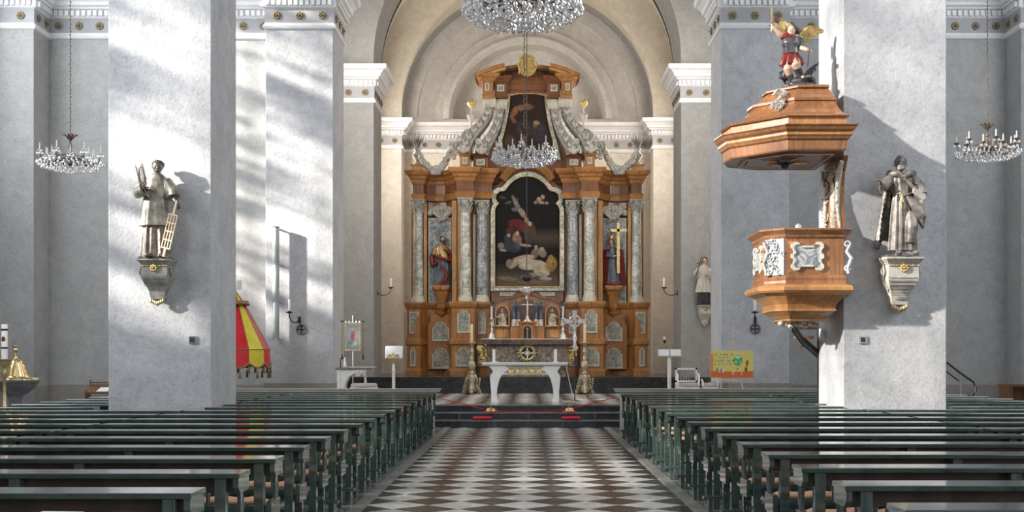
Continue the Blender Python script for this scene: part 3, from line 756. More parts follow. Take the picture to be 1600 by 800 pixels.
mb = MB(); th = [(-.375 + .035 * cos(a), -.2, 1.14 + .035 * sin(a)) for a in [2 * pi * k / 14 for k in range(15)]]; mb.tube(th, .007, 6)
mb.tube([(-.372, -.2, 1.105), (-.35, -.2, .90)], .009, 8); mb.box(-.35, -.30, -.206, -.194, .905, .96); mb.build('key', 'dark', t)
mb = MB(); mb.box(-.10, .10, -.07, .07, -.02, .02); mb.xform(Matrix.Translation((.20, -.20, .89)) @ Matrix.Rotation(.55, 4, 'Y') @ Matrix.Rotation(.6, 4, 'X')); mb.build('book', 'stone', t)
mb = MB(); mb.tube([(-.10, -.125, .90), (0, -.145, .87), (.12, -.12, .91)], .012, 7); mb.tube([(-.03, -.145, .88), (-.04, -.155, .76), (-.035, -.15, .68)], [.012, .012, .018], 7); mb.tube([(-.02, -.145, .88), (-.01, -.155, .78)], .01, 7); mb.build('rope_belt', 'brass', t)

# --- saint with cross on the right choir pier
Yc = 36.3; t = thing('wall_console', 'small pale corbel with gilt edge under the black and white priest statue', 'console', (wx(1101, Yc), 36.4, wz(477, Yc)))
console(t, .46, .62, .34, 'stone')
t = thing('saint_statue', 'priest statue in white surplice over black cassock holding a dark crucifix', 'statue', (wx(1099, Yc), 36.2, wz(477, Yc)))
mb = MB(); mb.box(-.2, .2, -.14, .14, 0, .04); robe(mb, [(.04, 0, 0, .18, .13, 1), (.35, 0, 0, .17, .12, 1), (.5, 0, 0, .16, .11, .5)], 10, .1); mb.ball((-.06, -.14, .05), (.05, .08, .035)); mb.ball((.08, -.14, .05), (.05, .08, .035)); mb.build('cassock', 'iron', t)
mb = MB(); robe(mb, [(.38, 0, 0, .24, .16, 1), (.6, 0, 0, .2, .14, .9), (.85, 0, 0, .165, .12, .6), (1.0, 0, 0, .18, .12, .3), (1.12, 0, 0, .16, .10, .1), (1.2, 0, 0, .06, .06, 0)], 12, .09)
mb.tube([(-.14, 0, 1.08), (-.24, -.03, .93), (-.22, -.12, .9)], [.07, .09, .09], 10); mb.tube([(.14, 0, 1.08), (.22, -.03, .92), (.16, -.14, .86)], [.07, .09, .09], 10); mb.build('surplice', 'stone', t)
mb = MB(); mb.tube([(-.22, -.12, .9), (-.2, -.17, .95)], [.035, .03], 8); hand(mb, (-.21, -.16, .93), (.1, -.3, .8), .12); mb.tube([(.16, -.14, .86), (.08, -.17, .9)], .032, 8); hand(mb, (.1, -.17, .89), (-.9, -.2, .2), .12)
mb.tube([(0, 0, 1.15), (.02, 0, 1.26)], .045, 8); hb = MB(); head(mb, (.03, -.01, 1.33), .2, yaw=-.3, tilt=.1, hair=.2, hairmb=hb); mb.build('head_and_hands', 'skin', t); hb.build('hair', 'hair', t)
mb = MB(); mb.tube([(-.27, -.2, .82), (-.10, -.24, 1.42)], .014, 6); mb.tube([(-.24, -.23, 1.22), (-.02, -.23, 1.28)], .013, 6); mb.build('crucifix', 'iron', t)

# ================================================================ pulpit
def curls(mb, x0, x1, z0, z1, y, seed=1, n=26, r=.012, size=.05):
    """carved scrollwork relief filling a rectangle in the local x-z plane"""
    rnd = random.Random(seed)
    for k in range(n):
        cx = rnd.uniform(x0, x1); cz = z0 + (z1 - z0) * (k + .5) / n; a0 = rnd.uniform(0, 6.28); sg = rnd.choice((-1, 1)); sz = size * rnd.uniform(.6, 1.1)
        pts = []
        for j in range(9):
            rr = sz * (1 - j / 11); a = a0 + sg * j * .62
            pts.append((min(max(cx + rr * cos(a), x0), x1), y - .006 * j * (r / .012), min(max(cz + rr * sin(a), z0), z1)))
        mb.tube(pts, [r * (1.1 - .07 * j) for j in range(9)], 6)
def leafs(mb, c, w, h, y, n=9, up=1, seed=0):
    """acanthus spray"""
    rnd = random.Random(seed)
    for k in range(n):
        a = (k / (n - 1) - .5) * 2.2; L = h * (1 - .35 * abs(a) / 1.1) * rnd.uniform(.85, 1.1)
        p = [(c[0] + sin(a) * w * t, y - .03 * sin(pi * t), c[1] + up * cos(a * .6) * L * t) for t in (0, .35, .7, 1)]
        mb.tube(p, [h * .05, h * .10, h * .085, h * .02], 7, flat=.5)
pt = thing('pulpit', 'walnut pulpit with carved canopy attached to the right nave pillar', 'pulpit', (4.0, 18.0, 2.09))
def PL(mb): return mb.xform(Matrix.Translation((-4.0, -18.0, -2.09)))
BP = [(4.58, 18.75), (3.68, 18.75), (3.45, 18.5), (3.45, 17.55), (3.68, 17.3), (4.5, 17.3), (4.58, 17.55)]
PL(MB().pblock(BP, [(2.70, 0), (3.24, 0)])).build('basket', 'pulpit', pt)
PL(MB().pblock(BP, [(3.23, 0), (3.25, .03), (3.29, .04), (3.32, .08), (3.345, .11), (3.37, .11), (3.37, -.05), (3.0, -.05)])).build('basket_rim', 'pulpit', pt)
PL(MB().pblock(BP, [(2.57, .05), (2.585, .04), (2.60, .035), (2.63, .03), (2.67, .035), (2.70, .02), (2.71, 0)])).build('basket_moulding', 'pulpit', pt)
PL(MB().pblock(BP, [(2.05, -.30), (2.07, -.27), (2.09, -.27), (2.10, -.25), (2.14, -.21), (2.20, -.13), (2.205, -.11), (2.23, -.11), (2.235, -.13), (2.30, -.11), (2.37, -.05), (2.43, .01), (2.45, .05), (2.46, .11), (2.49, .135), (2.53, .135), (2.56, .11), (2.575, .05)])).build('bowl', 'pulpitl', pt)
leaf = MB()
for k in range(9): leaf.ball((3.7 + .07 * k, 17.75 + .02 * (k % 2), 2.03 - .02 * (k % 3)), (.05, .05, .035), 8, 6)
PL(leaf).build('bottom_carving', 'carved', pt)
def cartouche(cx, cz, w, h, k=1.0):
    a = [(.45, 1), (.55, 1.1), (.78, 1.1), (.95, .9), (.95, .68), (.82, .5), (.80, .25), (.95, .15)]
    q1 = [(x * w * k, z * h * k) for x, z in a]
    up = [(.0, .82 * h * k), (.42 * w * k, .82 * h * k)] + q1
    r_ = up + [(x, -z) for x, z in up[::-1]]; l_ = [(-x, z) for x, z in r_[1:-1][::-1]]
    return [(cx + x, cz + z) for x, z in r_ + l_]
def facepanel(cx, cy, ang, cz, w, h, nm='panel'):
    mt = Matrix.Translation((cx - 4.0, cy - 18.0, cz - 2.09)) @ Matrix.Rotation(ang, 4, 'Z')
    p = MB().prism(cartouche(0, 0, w, h, .93), -.012, .01).xform(mt).build('marble_panel', 'mard', pt)
    MB().strip(cartouche(0, 0, w, h, 1.05), cartouche(0, 0, w, h, .86), -.035, .01).xform(mt).build('panel_frame', 'inlay', p)
    mb = MB()
    for k in range(4):
        for j in range(3): mb.box(0, 0, 0, 0, 0, 0) if False else None
facepanel(3.98, 17.3, 0, 2.975, .235, .175)
facepanel(3.45, 18.1, -pi / 2, 2.975, .32, .175)
mt = Matrix.Translation((-.435, -.575, 0)) @ Matrix.Rotation(-.827, 4, 'Z')
mb = MB(); mb.box(-.15, .15, -.03, .02, .62, 1.14); curls(mb, -.15, .15, .62, 1.14, -.03, 4, 34, .012, .06); mb.tube([(-.13, -.05, .64), (-.16, -.08, .8), (-.1, -.06, .95), (-.15, -.09, 1.1)], .022, 7); mb.xform(mt).build('corner_carving', 'carvedb', pt)
mb = MB()
for (cz, sg) in ((1.05, 1), (.72, -1)):
    mb.tube([(.54 + .05 * cos(a) * (1 - k / 16), -.735, cz + .055 * sg * sin(a) * (1 - k / 16)) for k, a in enumerate([.5 * k for k in range(12)])], .014, 7)
mb.tube([(.58, -.735, 1.04), (.53, -.74, .95), (.60, -.74, .86), (.55, -.735, .72), (.56, -.73, .64)], [.02, .025, .03, .025, .02], 8); mb.build('corner_scroll', 'carvedb', pt)
for cx in (-.22, .18):        # marquetry mitres beside the front panel
    for sg in (-1, 1):
        MB().add([(cx - .09, -.702, .88 + sg * .22), (cx + .07, -.702, .88 + sg * .22), (cx - .01, -.702, .88 + sg * .12)], [(0, 1, 2)]).build('marquetry', 'pulpitl', pt)
CP = [(4.5, 18.9), (3.5, 18.9), (3.02, 18.62), (2.90, 18.2), (2.94, 17.76), (3.64, 17.0), (4.5, 17.0)]
PL(MB().pblock(CP, [(4.45, -.12), (4.44, -.04), (4.46, -.03), (4.58, -.02), (4.60, .01), (4.66, .03), (4.69, .03), (4.72, .07), (4.76, .09), (4.775, .11), (4.79, .11), (4.795, .0)])).build('canopy_cornice', 'pulpit', pt)
PL(MB().pblock(CP, [(4.79, -.03), (4.915, -.04)])).build('canopy_frieze', 'pulpitl', pt)
PL(MB().pblock(CP, [(4.62, .015), (4.65, .045), (4.68, .045), (4.685, .03)])).build('canopy_banding', 'pulpitl', pt)
def ring(z, k, out=0):
    c = (4.15, 17.95); off = miter(CP[::-1], True) if False else None
    return [(c[0] + (x - c[0]) * k, c[1] + (y - c[1]) * k, z) for x, y in CP]
mb = MB(); mb.loft([ring(z, k) for z, k in ((4.91, 1.0), (4.925, 1.01), (4.94, .99), (4.96, .92), (5.0, .84), (5.06, .765), (5.13, .71), (5.19, .675), (5.20, .70), (5.235, .70), (5.24, .66), (5.30, .60), (5.37, .54), (5.41, .49), (5.415, .53), (5.44, .53), (5.46, .50))], False); PL(mb).build('canopy_roof', 'pulpitd' if False else 'pulpit', pt)
mb = MB(); leafs(mb, (-.42, 3.14), .18, -.20, -.62, 11, 1, 1); leafs(mb, (-.34, 3.30), .16, -.14, -.50, 9, 1, 2)
for k in range(14): mb.ball((-.42 + .02 * (k % 5) - .03 * (k // 5), -.62 - .015 * (k % 3), 2.98 + .022 * k), (.03, .025, .02), 7, 5)
mb.build('roof_foliage', 'carved', pt)
mb = MB(); mb.prismz([(3.25, 17.85), (3.72, 17.35), (4.3, 17.35), (4.3, 18.5), (3.3, 18.5)], 4.425, 4.45); PL(mb).build('canopy_soffit', 'pulpitd', pt)
mb = MB(); q_ = [(3.2, 17.8), (3.7, 17.28), (4.36, 17.28), (4.36, 18.56), (3.2, 18.56)]; q2 = [(x * .97 + 3.8 * .03, y * .97 + 17.95 * .03) for x, y in q_]
for k in range(5):
    a, b_, c, d = q_[k], q_[(k + 1) % 5], q2[(k + 1) % 5], q2[k]; mb.prismz([a, b_, c, d], 4.415, 4.43)
PL(mb).build('soffit_border', 'inlay', pt)
mb = MB()
for k in range(8):
    a = 2 * pi * k / 8; L = .20 if k % 2 else .16
    mb.add([(3.78 + .07 * cos(a - .35), 17.85 + .07 * sin(a - .35), 4.40), (3.78 + L * cos(a), 17.85 + L * sin(a), 4.41), (3.78 + .07 * cos(a + .35), 17.85 + .07 * sin(a + .35), 4.40), (3.78, 17.85, 4.34)], [(0, 1, 3), (1, 2, 3), (0, 2, 1)])
mb.ball((3.78, 17.85, 4.35), (.06, .06, .05)); PL(mb).build('soffit_star', 'iron', pt)
for k in range(4): a = .4 + pi / 2 * k; PL(MB().tube([(3.78 + .15 * cos(a), 17.85 + .15 * sin(a), 4.40), (3.78 + .46 * cos(a), 17.85 + .46 * sin(a), 4.415)], [.02, .004], 5)).build('soffit_ray', 'gold', pt)
# back panel against the pillar (faces the nave)
bpn = MB(); o2 = [(-.42, 0), (.42, 0), (.42, .18), (.36, .5), (.34, .8), (.40, 1.0), (.58, 1.2), (-.58, 1.2), (-.40, 1.0), (-.34, .8), (-.36, .5), (-.42, .18)]
mt = Matrix.Translation((.60, .0, 1.14)) @ Matrix.Rotation(-pi / 2, 4, 'Z')
bpn.prism(o2, -.07, .0).xform(mt).build('back_panel', 'pulpit', pt)
mb = MB(); arch = [(-.12, .1), (.12, .1), (.12, .72), (.08, .84), (0, .88), (-.08, .84), (-.12, .72)]; mb.prism(arch, -.085, -.06); mb.xform(mt).build('back_inlay', 'marl', pt)
mb = MB(); mb.strip([(x * 1.3, (z - .49) * 1.08 + .49) for x, z in arch], arch, -.09, -.06); mb.xform(mt).build('back_inlay_frame', 'woodl', pt)
mb = MB()
for sx in (-1, 1):
    mb.tube([(sx * .44, -.08, .1), (sx * .36, -.10, .45), (sx * .35, -.10, .75), (sx * .46, -.10, 1.0), (sx * .56, -.09, 1.12)], [.02, .03, .035, .045, .03], 8)
    curls(mb, min(sx * .22, sx * .44), max(sx * .22, sx * .44), .3, 1.1, -.08, 6 + sx, 14, .014, .07)
leafs(mb, (0, .9), .25, .2, -.09, 7, 1, 5)
mb.xform(mt).build('back_carving', 'carved', pt)
mb = MB(); mb.tube([(-.02, .3, .05), (.1, .75, -.1), (.3, 1.05, -.28), (.6, 1.26, -.5)], .035, 6, flat=2.2); mb.tube([(-.02, .3, .05), (-.1, .2, .02)], .05, 6)
mb.build('stair_stringer', 'iron', pt)
MB().box(.595, .66, 1.23, 1.29, -2.08, 1.0).build('stair_post', 'iron', pt)
mb = MB()
for k in range(3): mb.box(.1 + .12 * k, .5, .8 + .3 * k, 1.0 + .3 * k, -.12 - .14 * k, -.08 - .14 * k)
mb.build('stair_tread', 'pulpitl', pt)
MB().lathe([(.05, 1.28), (.05, 1.33), (.02, 1.36)], 12, (-.12, -.6, 0)).build('microphone_cup', 'speaker', pt)

# ---- archangel on the canopy
gx, gy, gz = wx(1246, 17.95), 17.95, 5.50
at = thing('archangel_sculpture', 'painted winged archangel in red skirt with raised sword trampling a dark dragon on the pulpit canopy', 'sculpture', (gx, gy, gz))
at['label'] = 'painted winged archangel with raised sword over a dark dragon atop the pulpit canopy'
k_ = .00945
def g(px, py, y=0): return ((px - 1246) * k_, y, (134 - py) * k_)
mb = MB()
mb.tube([g(1228, 56, 0), g(1217, 50, -.05), g(1205, 40, -.08)], [.055, .042, .028], 10); hand(mb, g(1205, 40, -.08), (-.2, -.1, 1), .09, .9, (0, 1, 0))
mb.tube([g(1247, 62, 0), g(1250, 72, -.06), g(1259, 77, -.14)], [.055, .042, .028], 10); hand(mb, g(1258, 77, -.14), (.9, -.2, -.2), .09, .9)
mb.tube([g(1233, 92, -.02), g(1229, 106, -.08), g(1235, 118, -.02), g(1236, 128, -.02)], [.085, .06, .05, .035], 12); mb.ball(g(1234, 130, -.06), (.035, .075, .03))
mb.tube([g(1240, 90, -.02), g(1241, 101, -.14), g(1247, 112, -.08), g(1251, 118, -.06)], [.09, .065, .05, .035], 12); mb.ball(g(1252, 119, -.10), (.035, .07, .03))
mb.tube([g(1236, 92, 0), g(1236, 78, 0), g(1236, 64, 0), g(1236, 56, 0), g(1237, 50, -.01)], [.10, .095, .12, .10, .045], 14)
head(mb, g(1236, 44, -.03), .155, yaw=-.5, tilt=.1)
remesh(mb.build('body', 'skin', at), .006)
hb = MB(); hb.ball(g(1240, 41.5, .02), (.085, .085, .07), 14, 10)
for k in range(22):
    a = 2.2 * pi * k / 22; hb.ball((g(1240, 43)[0] + .075 * cos(a), .02 + .07 * sin(a), g(0, 43)[2] + .03 * sin(3 * a)), .032, 8, 6)
hb.build('hair', 'hair', at)
mb = MB()
robe(mb, [(g(0, 80)[2], -.09, 0, .118, .115, .3), (g(0, 72)[2], -.10, 0, .125, .12, .15), (g(0, 63)[2], -.10, 0, .15, .138, .06), (g(0, 56)[2], -.09, 0, .14, .115, .05), (g(0, 53)[2], -.09, 0, .06, .06, 0)], 5, .1, 40)
mb.tube([(-.19, -.06, g(0, 70)[2]), (-.09, -.125, g(0, 67)[2]), (.01, -.06, g(0, 70)[2])], .014, 6); mb.build('breastplate', 'armour', at)
mb = MB(); robe(mb, [(g(0, 99)[2], -.09, -.01, .15, .13, .9), (g(0, 96)[2], -.09, -.01, .165, .145, 1.0), (g(0, 88)[2], -.09, -.01, .145, .125, .8), (g(0, 80)[2], -.09, 0, .105, .10, .3)], 9, .14, 72); mb.build('skirt', 'red', at)
mb = MB(); mb.tube([g(1243, 56, 0), g(1248, 62, 0), g(1249, 71, -.04)], [.07, .085, .06], 12)
for k in range(4): mb.tube([g(1240 + 2 * k, 55 + 5 * k, -.08), g(1250 + k, 57 + 5 * k, -.06)], .02, 6)
mb.build('sleeve', 'greenp', at)
mb = MB(); mb.tube([g(1229, 52, -.02), g(1224, 54, -.03), g(1221, 52, -.03)], [.07, .06, .05], 10); mb.tube([g(1232, 54, -.1), g(1240, 56, -.1)], .03, 8); mb.build('tunic', 'red', at)
mb = MB()
mb.tube([g(1232, 113, -.04), g(1235, 120, -.02), g(1236, 129, -.02)], [.062, .056, .045], 10); mb.tube([g(1243, 104, -.13), g(1248, 113, -.08), g(1251, 118, -.06)], [.062, .056, .045], 10); mb.build('boots', 'armour', at)
def wing(pts, root, nm, dy):
    mb = MB(); poly = [(g(x, y)[0], g(x, y)[2]) for x, y in pts]; mb.prism(poly, .05 + dy, .075 + dy)
    r0 = Vector(g(root[0], root[1], .05 + dy)); n = len(pts)
    for k in range(n * 3):
        a = Vector(g(*pts[k // 3], .04 + dy)).lerp(Vector(g(*pts[(k // 3 + 1) % n], .04 + dy)), (k % 3) / 3)
        mb.tube([r0.lerp(a, .25), r0.lerp(a, .65) + Vector((0, -.015, 0)), a], [.012, .02, .014], 6, flat=.6)
    mb.build('wing', 'gold', at)
wing([(1249, 57), (1251, 45), (1258, 37), (1268, 33), (1279, 35), (1289, 40), (1288, 44), (1283, 45), (1278, 50), (1270, 51), (1264, 57), (1260, 63), (1253, 61)], (1251, 52), 'w', .03)
wing([(1214, 24), (1218, 21), (1228, 26), (1235, 34), (1237, 42), (1228, 46), (1222, 40), (1217, 33)], (1234, 42), 'w', .03)
mb = MB()
for k in range(7): a = k; mb.ball(g(1214 + 3 * cos(a), 24 + 3 * sin(a), .05), (.025, .03, .025), 7, 5)
mb.build('wing_curl', 'hair', at)
mb = MB(); mb.prism([(g(1203, 40)[0], g(0, 40)[2]), (g(1202.6, 12)[0], g(0, 12)[2]), (g(1204, 8)[0], g(0, 8)[2]), (g(1205.4, 12)[0], g(0, 12)[2]), (g(1205, 40)[0], g(0, 40)[2])], -.09, -.08); mb.tube([g(1200, 37, -.085), g(1208, 37, -.085)], .012, 6); mb.tube([g(1204, 37, -.085), g(1203.5, 47, -.085)], .012, 6); mb.build('sword', 'brass', at)
MB().tube([g(1260, 75, -.17), g(1259, 102, -.12)], [.006, .01], 6).build('lance', 'iron', at)
mb = MB()
mb.tube([g(1223, 107, 0), g(1218, 110, -.03), g(1219, 117, -.04), g(1226, 119, -.03), g(1229, 112, 0), g(1225, 122, .04), g(1226, 130, 0), g(1236, 132, -.08), g(1250, 129, -.1), g(1262, 131, -.08), g(1270, 127, -.06), g(1268, 121, -.08), g(1262, 121, -.12)], [.012, .022, .03, .035, .03, .04, .05, .055, .075, .06, .045, .04, .05], 10)
mb.ball(g(1250, 124, -.04), (.16, .12, .075)); mb.ball(g(1259, 120, -.14), (.06, .09, .045)); mb.tube([g(1259, 119, -.18), g(1262, 121, -.26)], [.035, .015], 8)
for sx in (-1, 1): mb.tube([g(1259 + 4 * sx, 118, -.12), g(1259 + 7 * sx, 113, -.08)], [.014, .004], 6)
for (x, y) in ((1232, 131), (1243, 132), (1266, 132)):
    for j in (-1, 0, 1): mb.tube([g(x, y - 2, -.08), g(x + 3 * j, y + 1, -.16)], [.018, .006], 5)
bw = [(1253, 122), (1255, 112), (1262, 104), (1270, 97), (1280, 92), (1279, 97), (1275, 99), (1276, 104), (1271, 104), (1270, 110), (1265, 110), (1262, 117), (1258, 122)]
mb.prism([(g(x, y)[0], g(x, y)[2]) for x, y in bw], .02, .035)
for e in ((1280, 92), (1275, 104), (1268, 110)): mb.tube([g(1254, 120, .015), g(*e, .015)], [.015, .005], 5)
mb.build('dragon', 'dragon', at)

# ================================================================ high altar
s = 40 / F; YA = 40.0
def lx(px): return (px - 823.5) * s
def lz(py): return (HY - py) * s + EYE - ALT
def Lp(px, py): return (lx(px), lz(py))
ha = thing('high_altar', 'tall walnut and marble baroque altarpiece with two painted canvases against the apse', 'altarpiece', (0, YA, ALT))
def full(half):                    # half: (px, y) from the outer edge to the centre line
    a = [(lx(p), y) for p, y in half]; return a + [(-x, y) for x, y in a[::-1]]
def prof(rows): return [(lz(py), d) for py, d in sorted(rows, key=lambda r: -r[0])]
base = [(637, .9), (637, -.35), (657, -.35), (660, -.15), (668, .0), (680, .06), (692, .0), (701, -.25), (706, -.6), (708, -1.0), (743, -1.0), (744, -.7), (766, -.7), (767, -.3), (823, -.3)]
MB().pblock(full(base), prof([(588, .06), (579, .06), (575, .0), (541, 0), (538, .05), (532, .05), (529, 0), (484, 0), (481, .05), (476, .09), (473, .09)])).build('pedestal', 'wood', ha)
wall = [(642, .9), (642, .05), (664, .05), (668, .2), (680, .28), (696, .22), (704, .0), (712, -.35), (743, -.45), (766, -.35), (767, -.1), (823, -.1)]
MB().pblock(full(wall), prof([(474, 0), (312, 0)])).build('back_wall', 'wood', ha)
ent = [(645, .9), (645, -.30), (663, -.30), (667, -.05), (680, .06), (694, .0), (704, -.25), (713, -.55), (714, -.92), (742, -.92), (743, -.62), (770, -.62), (771, -.2), (790, -.2), (790, .9)]
mir2 = lambda h: [(-x, y) for x, y in h][::-1]
for sg in (1, -1):
    e = [(lx(p), y) for p, y in ent]; e = e if sg > 0 else mir2(e)
    MB().pblock(e, prof([(314, .0), (308, .02), (305, .04), (304, .0)])).build('architrave', 'wood', ha)
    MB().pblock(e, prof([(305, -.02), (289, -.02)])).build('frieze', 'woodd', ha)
    MB().pblock(e, prof([(290, .0), (287, .04), (284, .05), (282, .10), (278, .13), (276, .20), (271, .24), (269, .24), (268.5, .0)])).build('cornice', 'wood', ha)
# central field and arched pediment
C0 = (0, lz(303)); 
def arc(r, a0, a1, n=28): return [(C0[0] + r * s * cos(a0 + (a1 - a0) * k / n), C0[1] + r * s * sin(a0 + (a1 - a0) * k / n)) for k in range(n + 1)]
fld = [Lp(768, 474), Lp(768, 300)] + arc(44, pi - .35, .35) + [Lp(879, 300), Lp(879, 474)]
MB().prism(fld, -.42, .2).build('centre_field', 'woodd', ha)
mb = MB()
pr = [(36, -.45), (36, -.62), (38.5, -.70), (40, -.70), (41, -.78), (44, -.84), (46.5, -.9), (46.5, .2)]
mb.loft([[(r * s * cos(a), y, C0[1] + r * s * sin(a)) for r, y in pr] for a in [pi - .42 - (pi - .84) * k / 40 for k in range(41)]], False, False, False)
mb.build('arched_pediment', 'wood', ha)
half = [(823.5, 278), (814, 279), (805, 283), (797, 289), (791, 297), (787, 301), (780, 302), (775, 306), (773.5, 312), (775.5, 317), (779, 320), (775, 324), (772.5, 330), (772.5, 450)]
outl = [Lp(*p_) for p_ in half]; outl = outl + [(-x, z) for x, z in outl[1:][::-1]]
half2 = [(823.5, 272), (812, 273.5), (802, 278), (793.5, 285), (788, 292), (784, 296), (777, 297), (770.5, 302), (768.5, 311), (769.5, 318), (772, 321.5), (768.5, 326), (767, 331), (767, 455.5)]
out2 = [Lp(*p_) for p_ in half2]; out2 = out2 + [(-x, z) for x, z in out2[1:][::-1]]
mb = MB().strip(out2, outl, -.52, -.40)
mb.build('picture_frame', 'marl', ha)
inn = [(x * .975, (z - lz(370)) * .985 + lz(370)) for x, z in outl]
MB().strip(outl, inn, -.56, -.40).build('gilt_slip', 'gold', ha)
def canvas(name, outline, y, blobs, bg, parent, nx=120, nz=190, seed=1, mat='paint', detail=True):
    """a painted flat canvas: soft strokes laid over a ground, stored on the mesh"""
    xs = [p_[0] for p_ in outline]; zs = [p_[1] for p_ in outline]; x0, x1, z0, z1 = min(xs), max(xs), min(zs), max(zs)
    def inside(x, z):
        c = False; j = len(outline) - 1
        for i in range(len(outline)):
            xi, zi = outline[i]; xj, zj = outline[j]
            if (zi > z) != (zj > z) and x < (xj - xi) * (z - zi) / (zj - zi) + xi: c = not c
            j = i
        return c
    import numpy as np
    rnd = random.Random(seed); ext = []
    for bl_ in blobs:
        ext.append(bl_)
        if detail:
            bu, bw_, ru, rw, ang, col, al = bl_
            for _ in range(7):
                k = rnd.uniform(.35, 1.35); a = rnd.uniform(0, 6.28); q_ = rnd.uniform(.1, .85)
                ext.append((bu + cos(a) * ru * q_, bw_ + sin(a) * rw * q_, max(ru * rnd.uniform(.2, .5), .012), max(rw * rnd.uniform(.08, .22), .004), ang + rnd.uniform(-.9, .9), tuple(c_ * k for c_ in col), al * .75))
    U, Wv = np.meshgrid(np.linspace(0, 1, nx + 1), 1 - np.linspace(0, 1, nz + 1)); asp = (z1 - z0) / (x1 - x0)
    Cc = np.array([[bg(u, w_) for u in np.linspace(0, 1, nx + 1)] for w_ in 1 - np.linspace(0, 1, nz + 1)], dtype=float)
    for (bu, bw_, ru, rw, ang, col, al) in ext:
        du = U - bu; dw = (Wv - bw_) * asp; ca, sa = cos(ang), sin(ang)
        a = (du * ca + dw * sa) / ru; b_ = (-du * sa + dw * ca) / (rw * asp); d = a * a + b_ * b_
        k = al * np.clip((1.25 - d) * 1.8, 0, 1) * (1 - .35 * np.clip(b_ * .7 + a * .3, 0, 1.5)); k = np.where(d < 1.6, k, 0)[..., None]
        Cc = Cc * (1 - k) + np.array(col) * k
    vs = [(x0 + (x1 - x0) * j / nx, y, z0 + (z1 - z0) * i / nz) for i in range(nz + 1) for j in range(nx + 1)]
    cols = Cc.reshape(-1, 3).tolist()
    fs = []
    for i in range(nz):
        for j in range(nx):
            x = x0 + (x1 - x0) * (j + .5) / nx; z = z0 + (z1 - z0) * (i + .5) / nz
            if inside(x, z): a = i * (nx + 1) + j; fs.append((a, a + 1, a + nx + 2, a + nx + 1))
    mb = MB().add(vs, fs); o = mb.build(name, mat, parent); at_ = o.data.color_attributes.new('paint', 'FLOAT_COLOR', 'POINT')
    for i, c in enumerate(cols): at_.data[i].color = (c[0], c[1], c[2], 1)
    return o
fl_ = (.50, .38, .27); wh = (.55, .52, .44); rd = (.14, .03, .028); bl = (.045, .06, .085); br = (.16, .09, .05); dk = (.018, .016, .017)
def bg1(u, w_): k = max(0, w_ - .78) * 1.3; h_ = max(0, .035 * (1 - abs(w_ - .56) / .1)) * (u > .6); return (.014 + k * .40 + h_ * 1.8, .013 + k * .32 + h_ * 1.4, .014 + k * .22 + h_ * .9)
bl1 = [(.34, .26, .035, .10, -.45, (.25, .22, .20), .8), (.30, .30, .05, .02, .3, (.20, .18, .17), .7), (.42, .33, .04, .05, -.5, (.38, .30, .24), .8), (.49, .40, .03, .04, -.2, fl_, .7),
       (.36, .44, .16, .05, .25, rd, .9), (.47, .47, .07, .05, 0, (.16, .04, .035), .8), (.23, .49, .06, .03, -.4, (.12, .03, .03), .8), (.54, .52, .09, .10, .1, (.10, .07, .06), .8), (.54, .43, .03, .022, 0, fl_, .9),
       (.20, .56, .06, .06, .2, bl, .9), (.21, .535, .022, .018, 0, fl_, .8), (.34, .58, .07, .08, -.15, (.30, .17, .14), .9), (.345, .515, .025, .02, 0, (.55, .42, .32), .95), (.47, .625, .10, .012, .12, (.48, .36, .26), .85), (.27, .64, .14, .05, .1, bl, .8), (.09, .63, .05, .03, .5, (.28, .22, .18), .8), (.12, .67, .06, .012, .2, fl_, .6),
       (.62, .70, .06, .05, .4, (.22, .17, .15), .85), (.635, .645, .024, .02, 0, fl_, .9), (.73, .69, .06, .05, -.5, (.33, .27, .22), .8), (.735, .66, .022, .02, 0, fl_, .7),
       (.60, .80, .22, .045, .12, (.50, .46, .36), .95), (.72, .86, .13, .05, .35, (.46, .43, .33), .95), (.44, .75, .17, .035, -.20, (.52, .42, .31), .95), (.30, .80, .10, .022, -.6, (.46, .36, .26), .95), (.22, .79, .05, .04, .2, (.30, .24, .2), .8), (.48, .82, .12, .03, .15, wh, .8), (.66, .83, .08, .022, .25, (.42, .34, .26), .7), (.55, .90, .16, .022, -.2, (.36, .30, .22), .7), (.78, .93, .10, .018, .1, wh, .5),
       (.87, .80, .09, .07, .3, (.34, .22, .07), .9), (.86, .74, .04, .03, .6, (.38, .27, .10), .8), (.20, .93, .18, .02, .1, (.24, .19, .13), .7), (.6, .96, .25, .015, 0, (.2, .16, .11), .6),
       (.68, .205, .035, .020, .3, fl_, .85), (.74, .185, .03, .022, -.4, (.44, .32, .22), .85), (.72, .235, .05, .016, .2, (.40, .28, .2), .85), (.63, .235, .03, .016, -.3, (.34, .24, .17), .8), (.80, .24, .03, .014, .4, (.36, .26, .18), .7), (.12, .19, .05, .012, .3, (.12, .11, .11), .6), (.2, .235, .06, .01, -.3, (.15, .14, .14), .6)]
canvas('altar_painting', inn, -.46, bl1, bg1, ha, 180, 320)
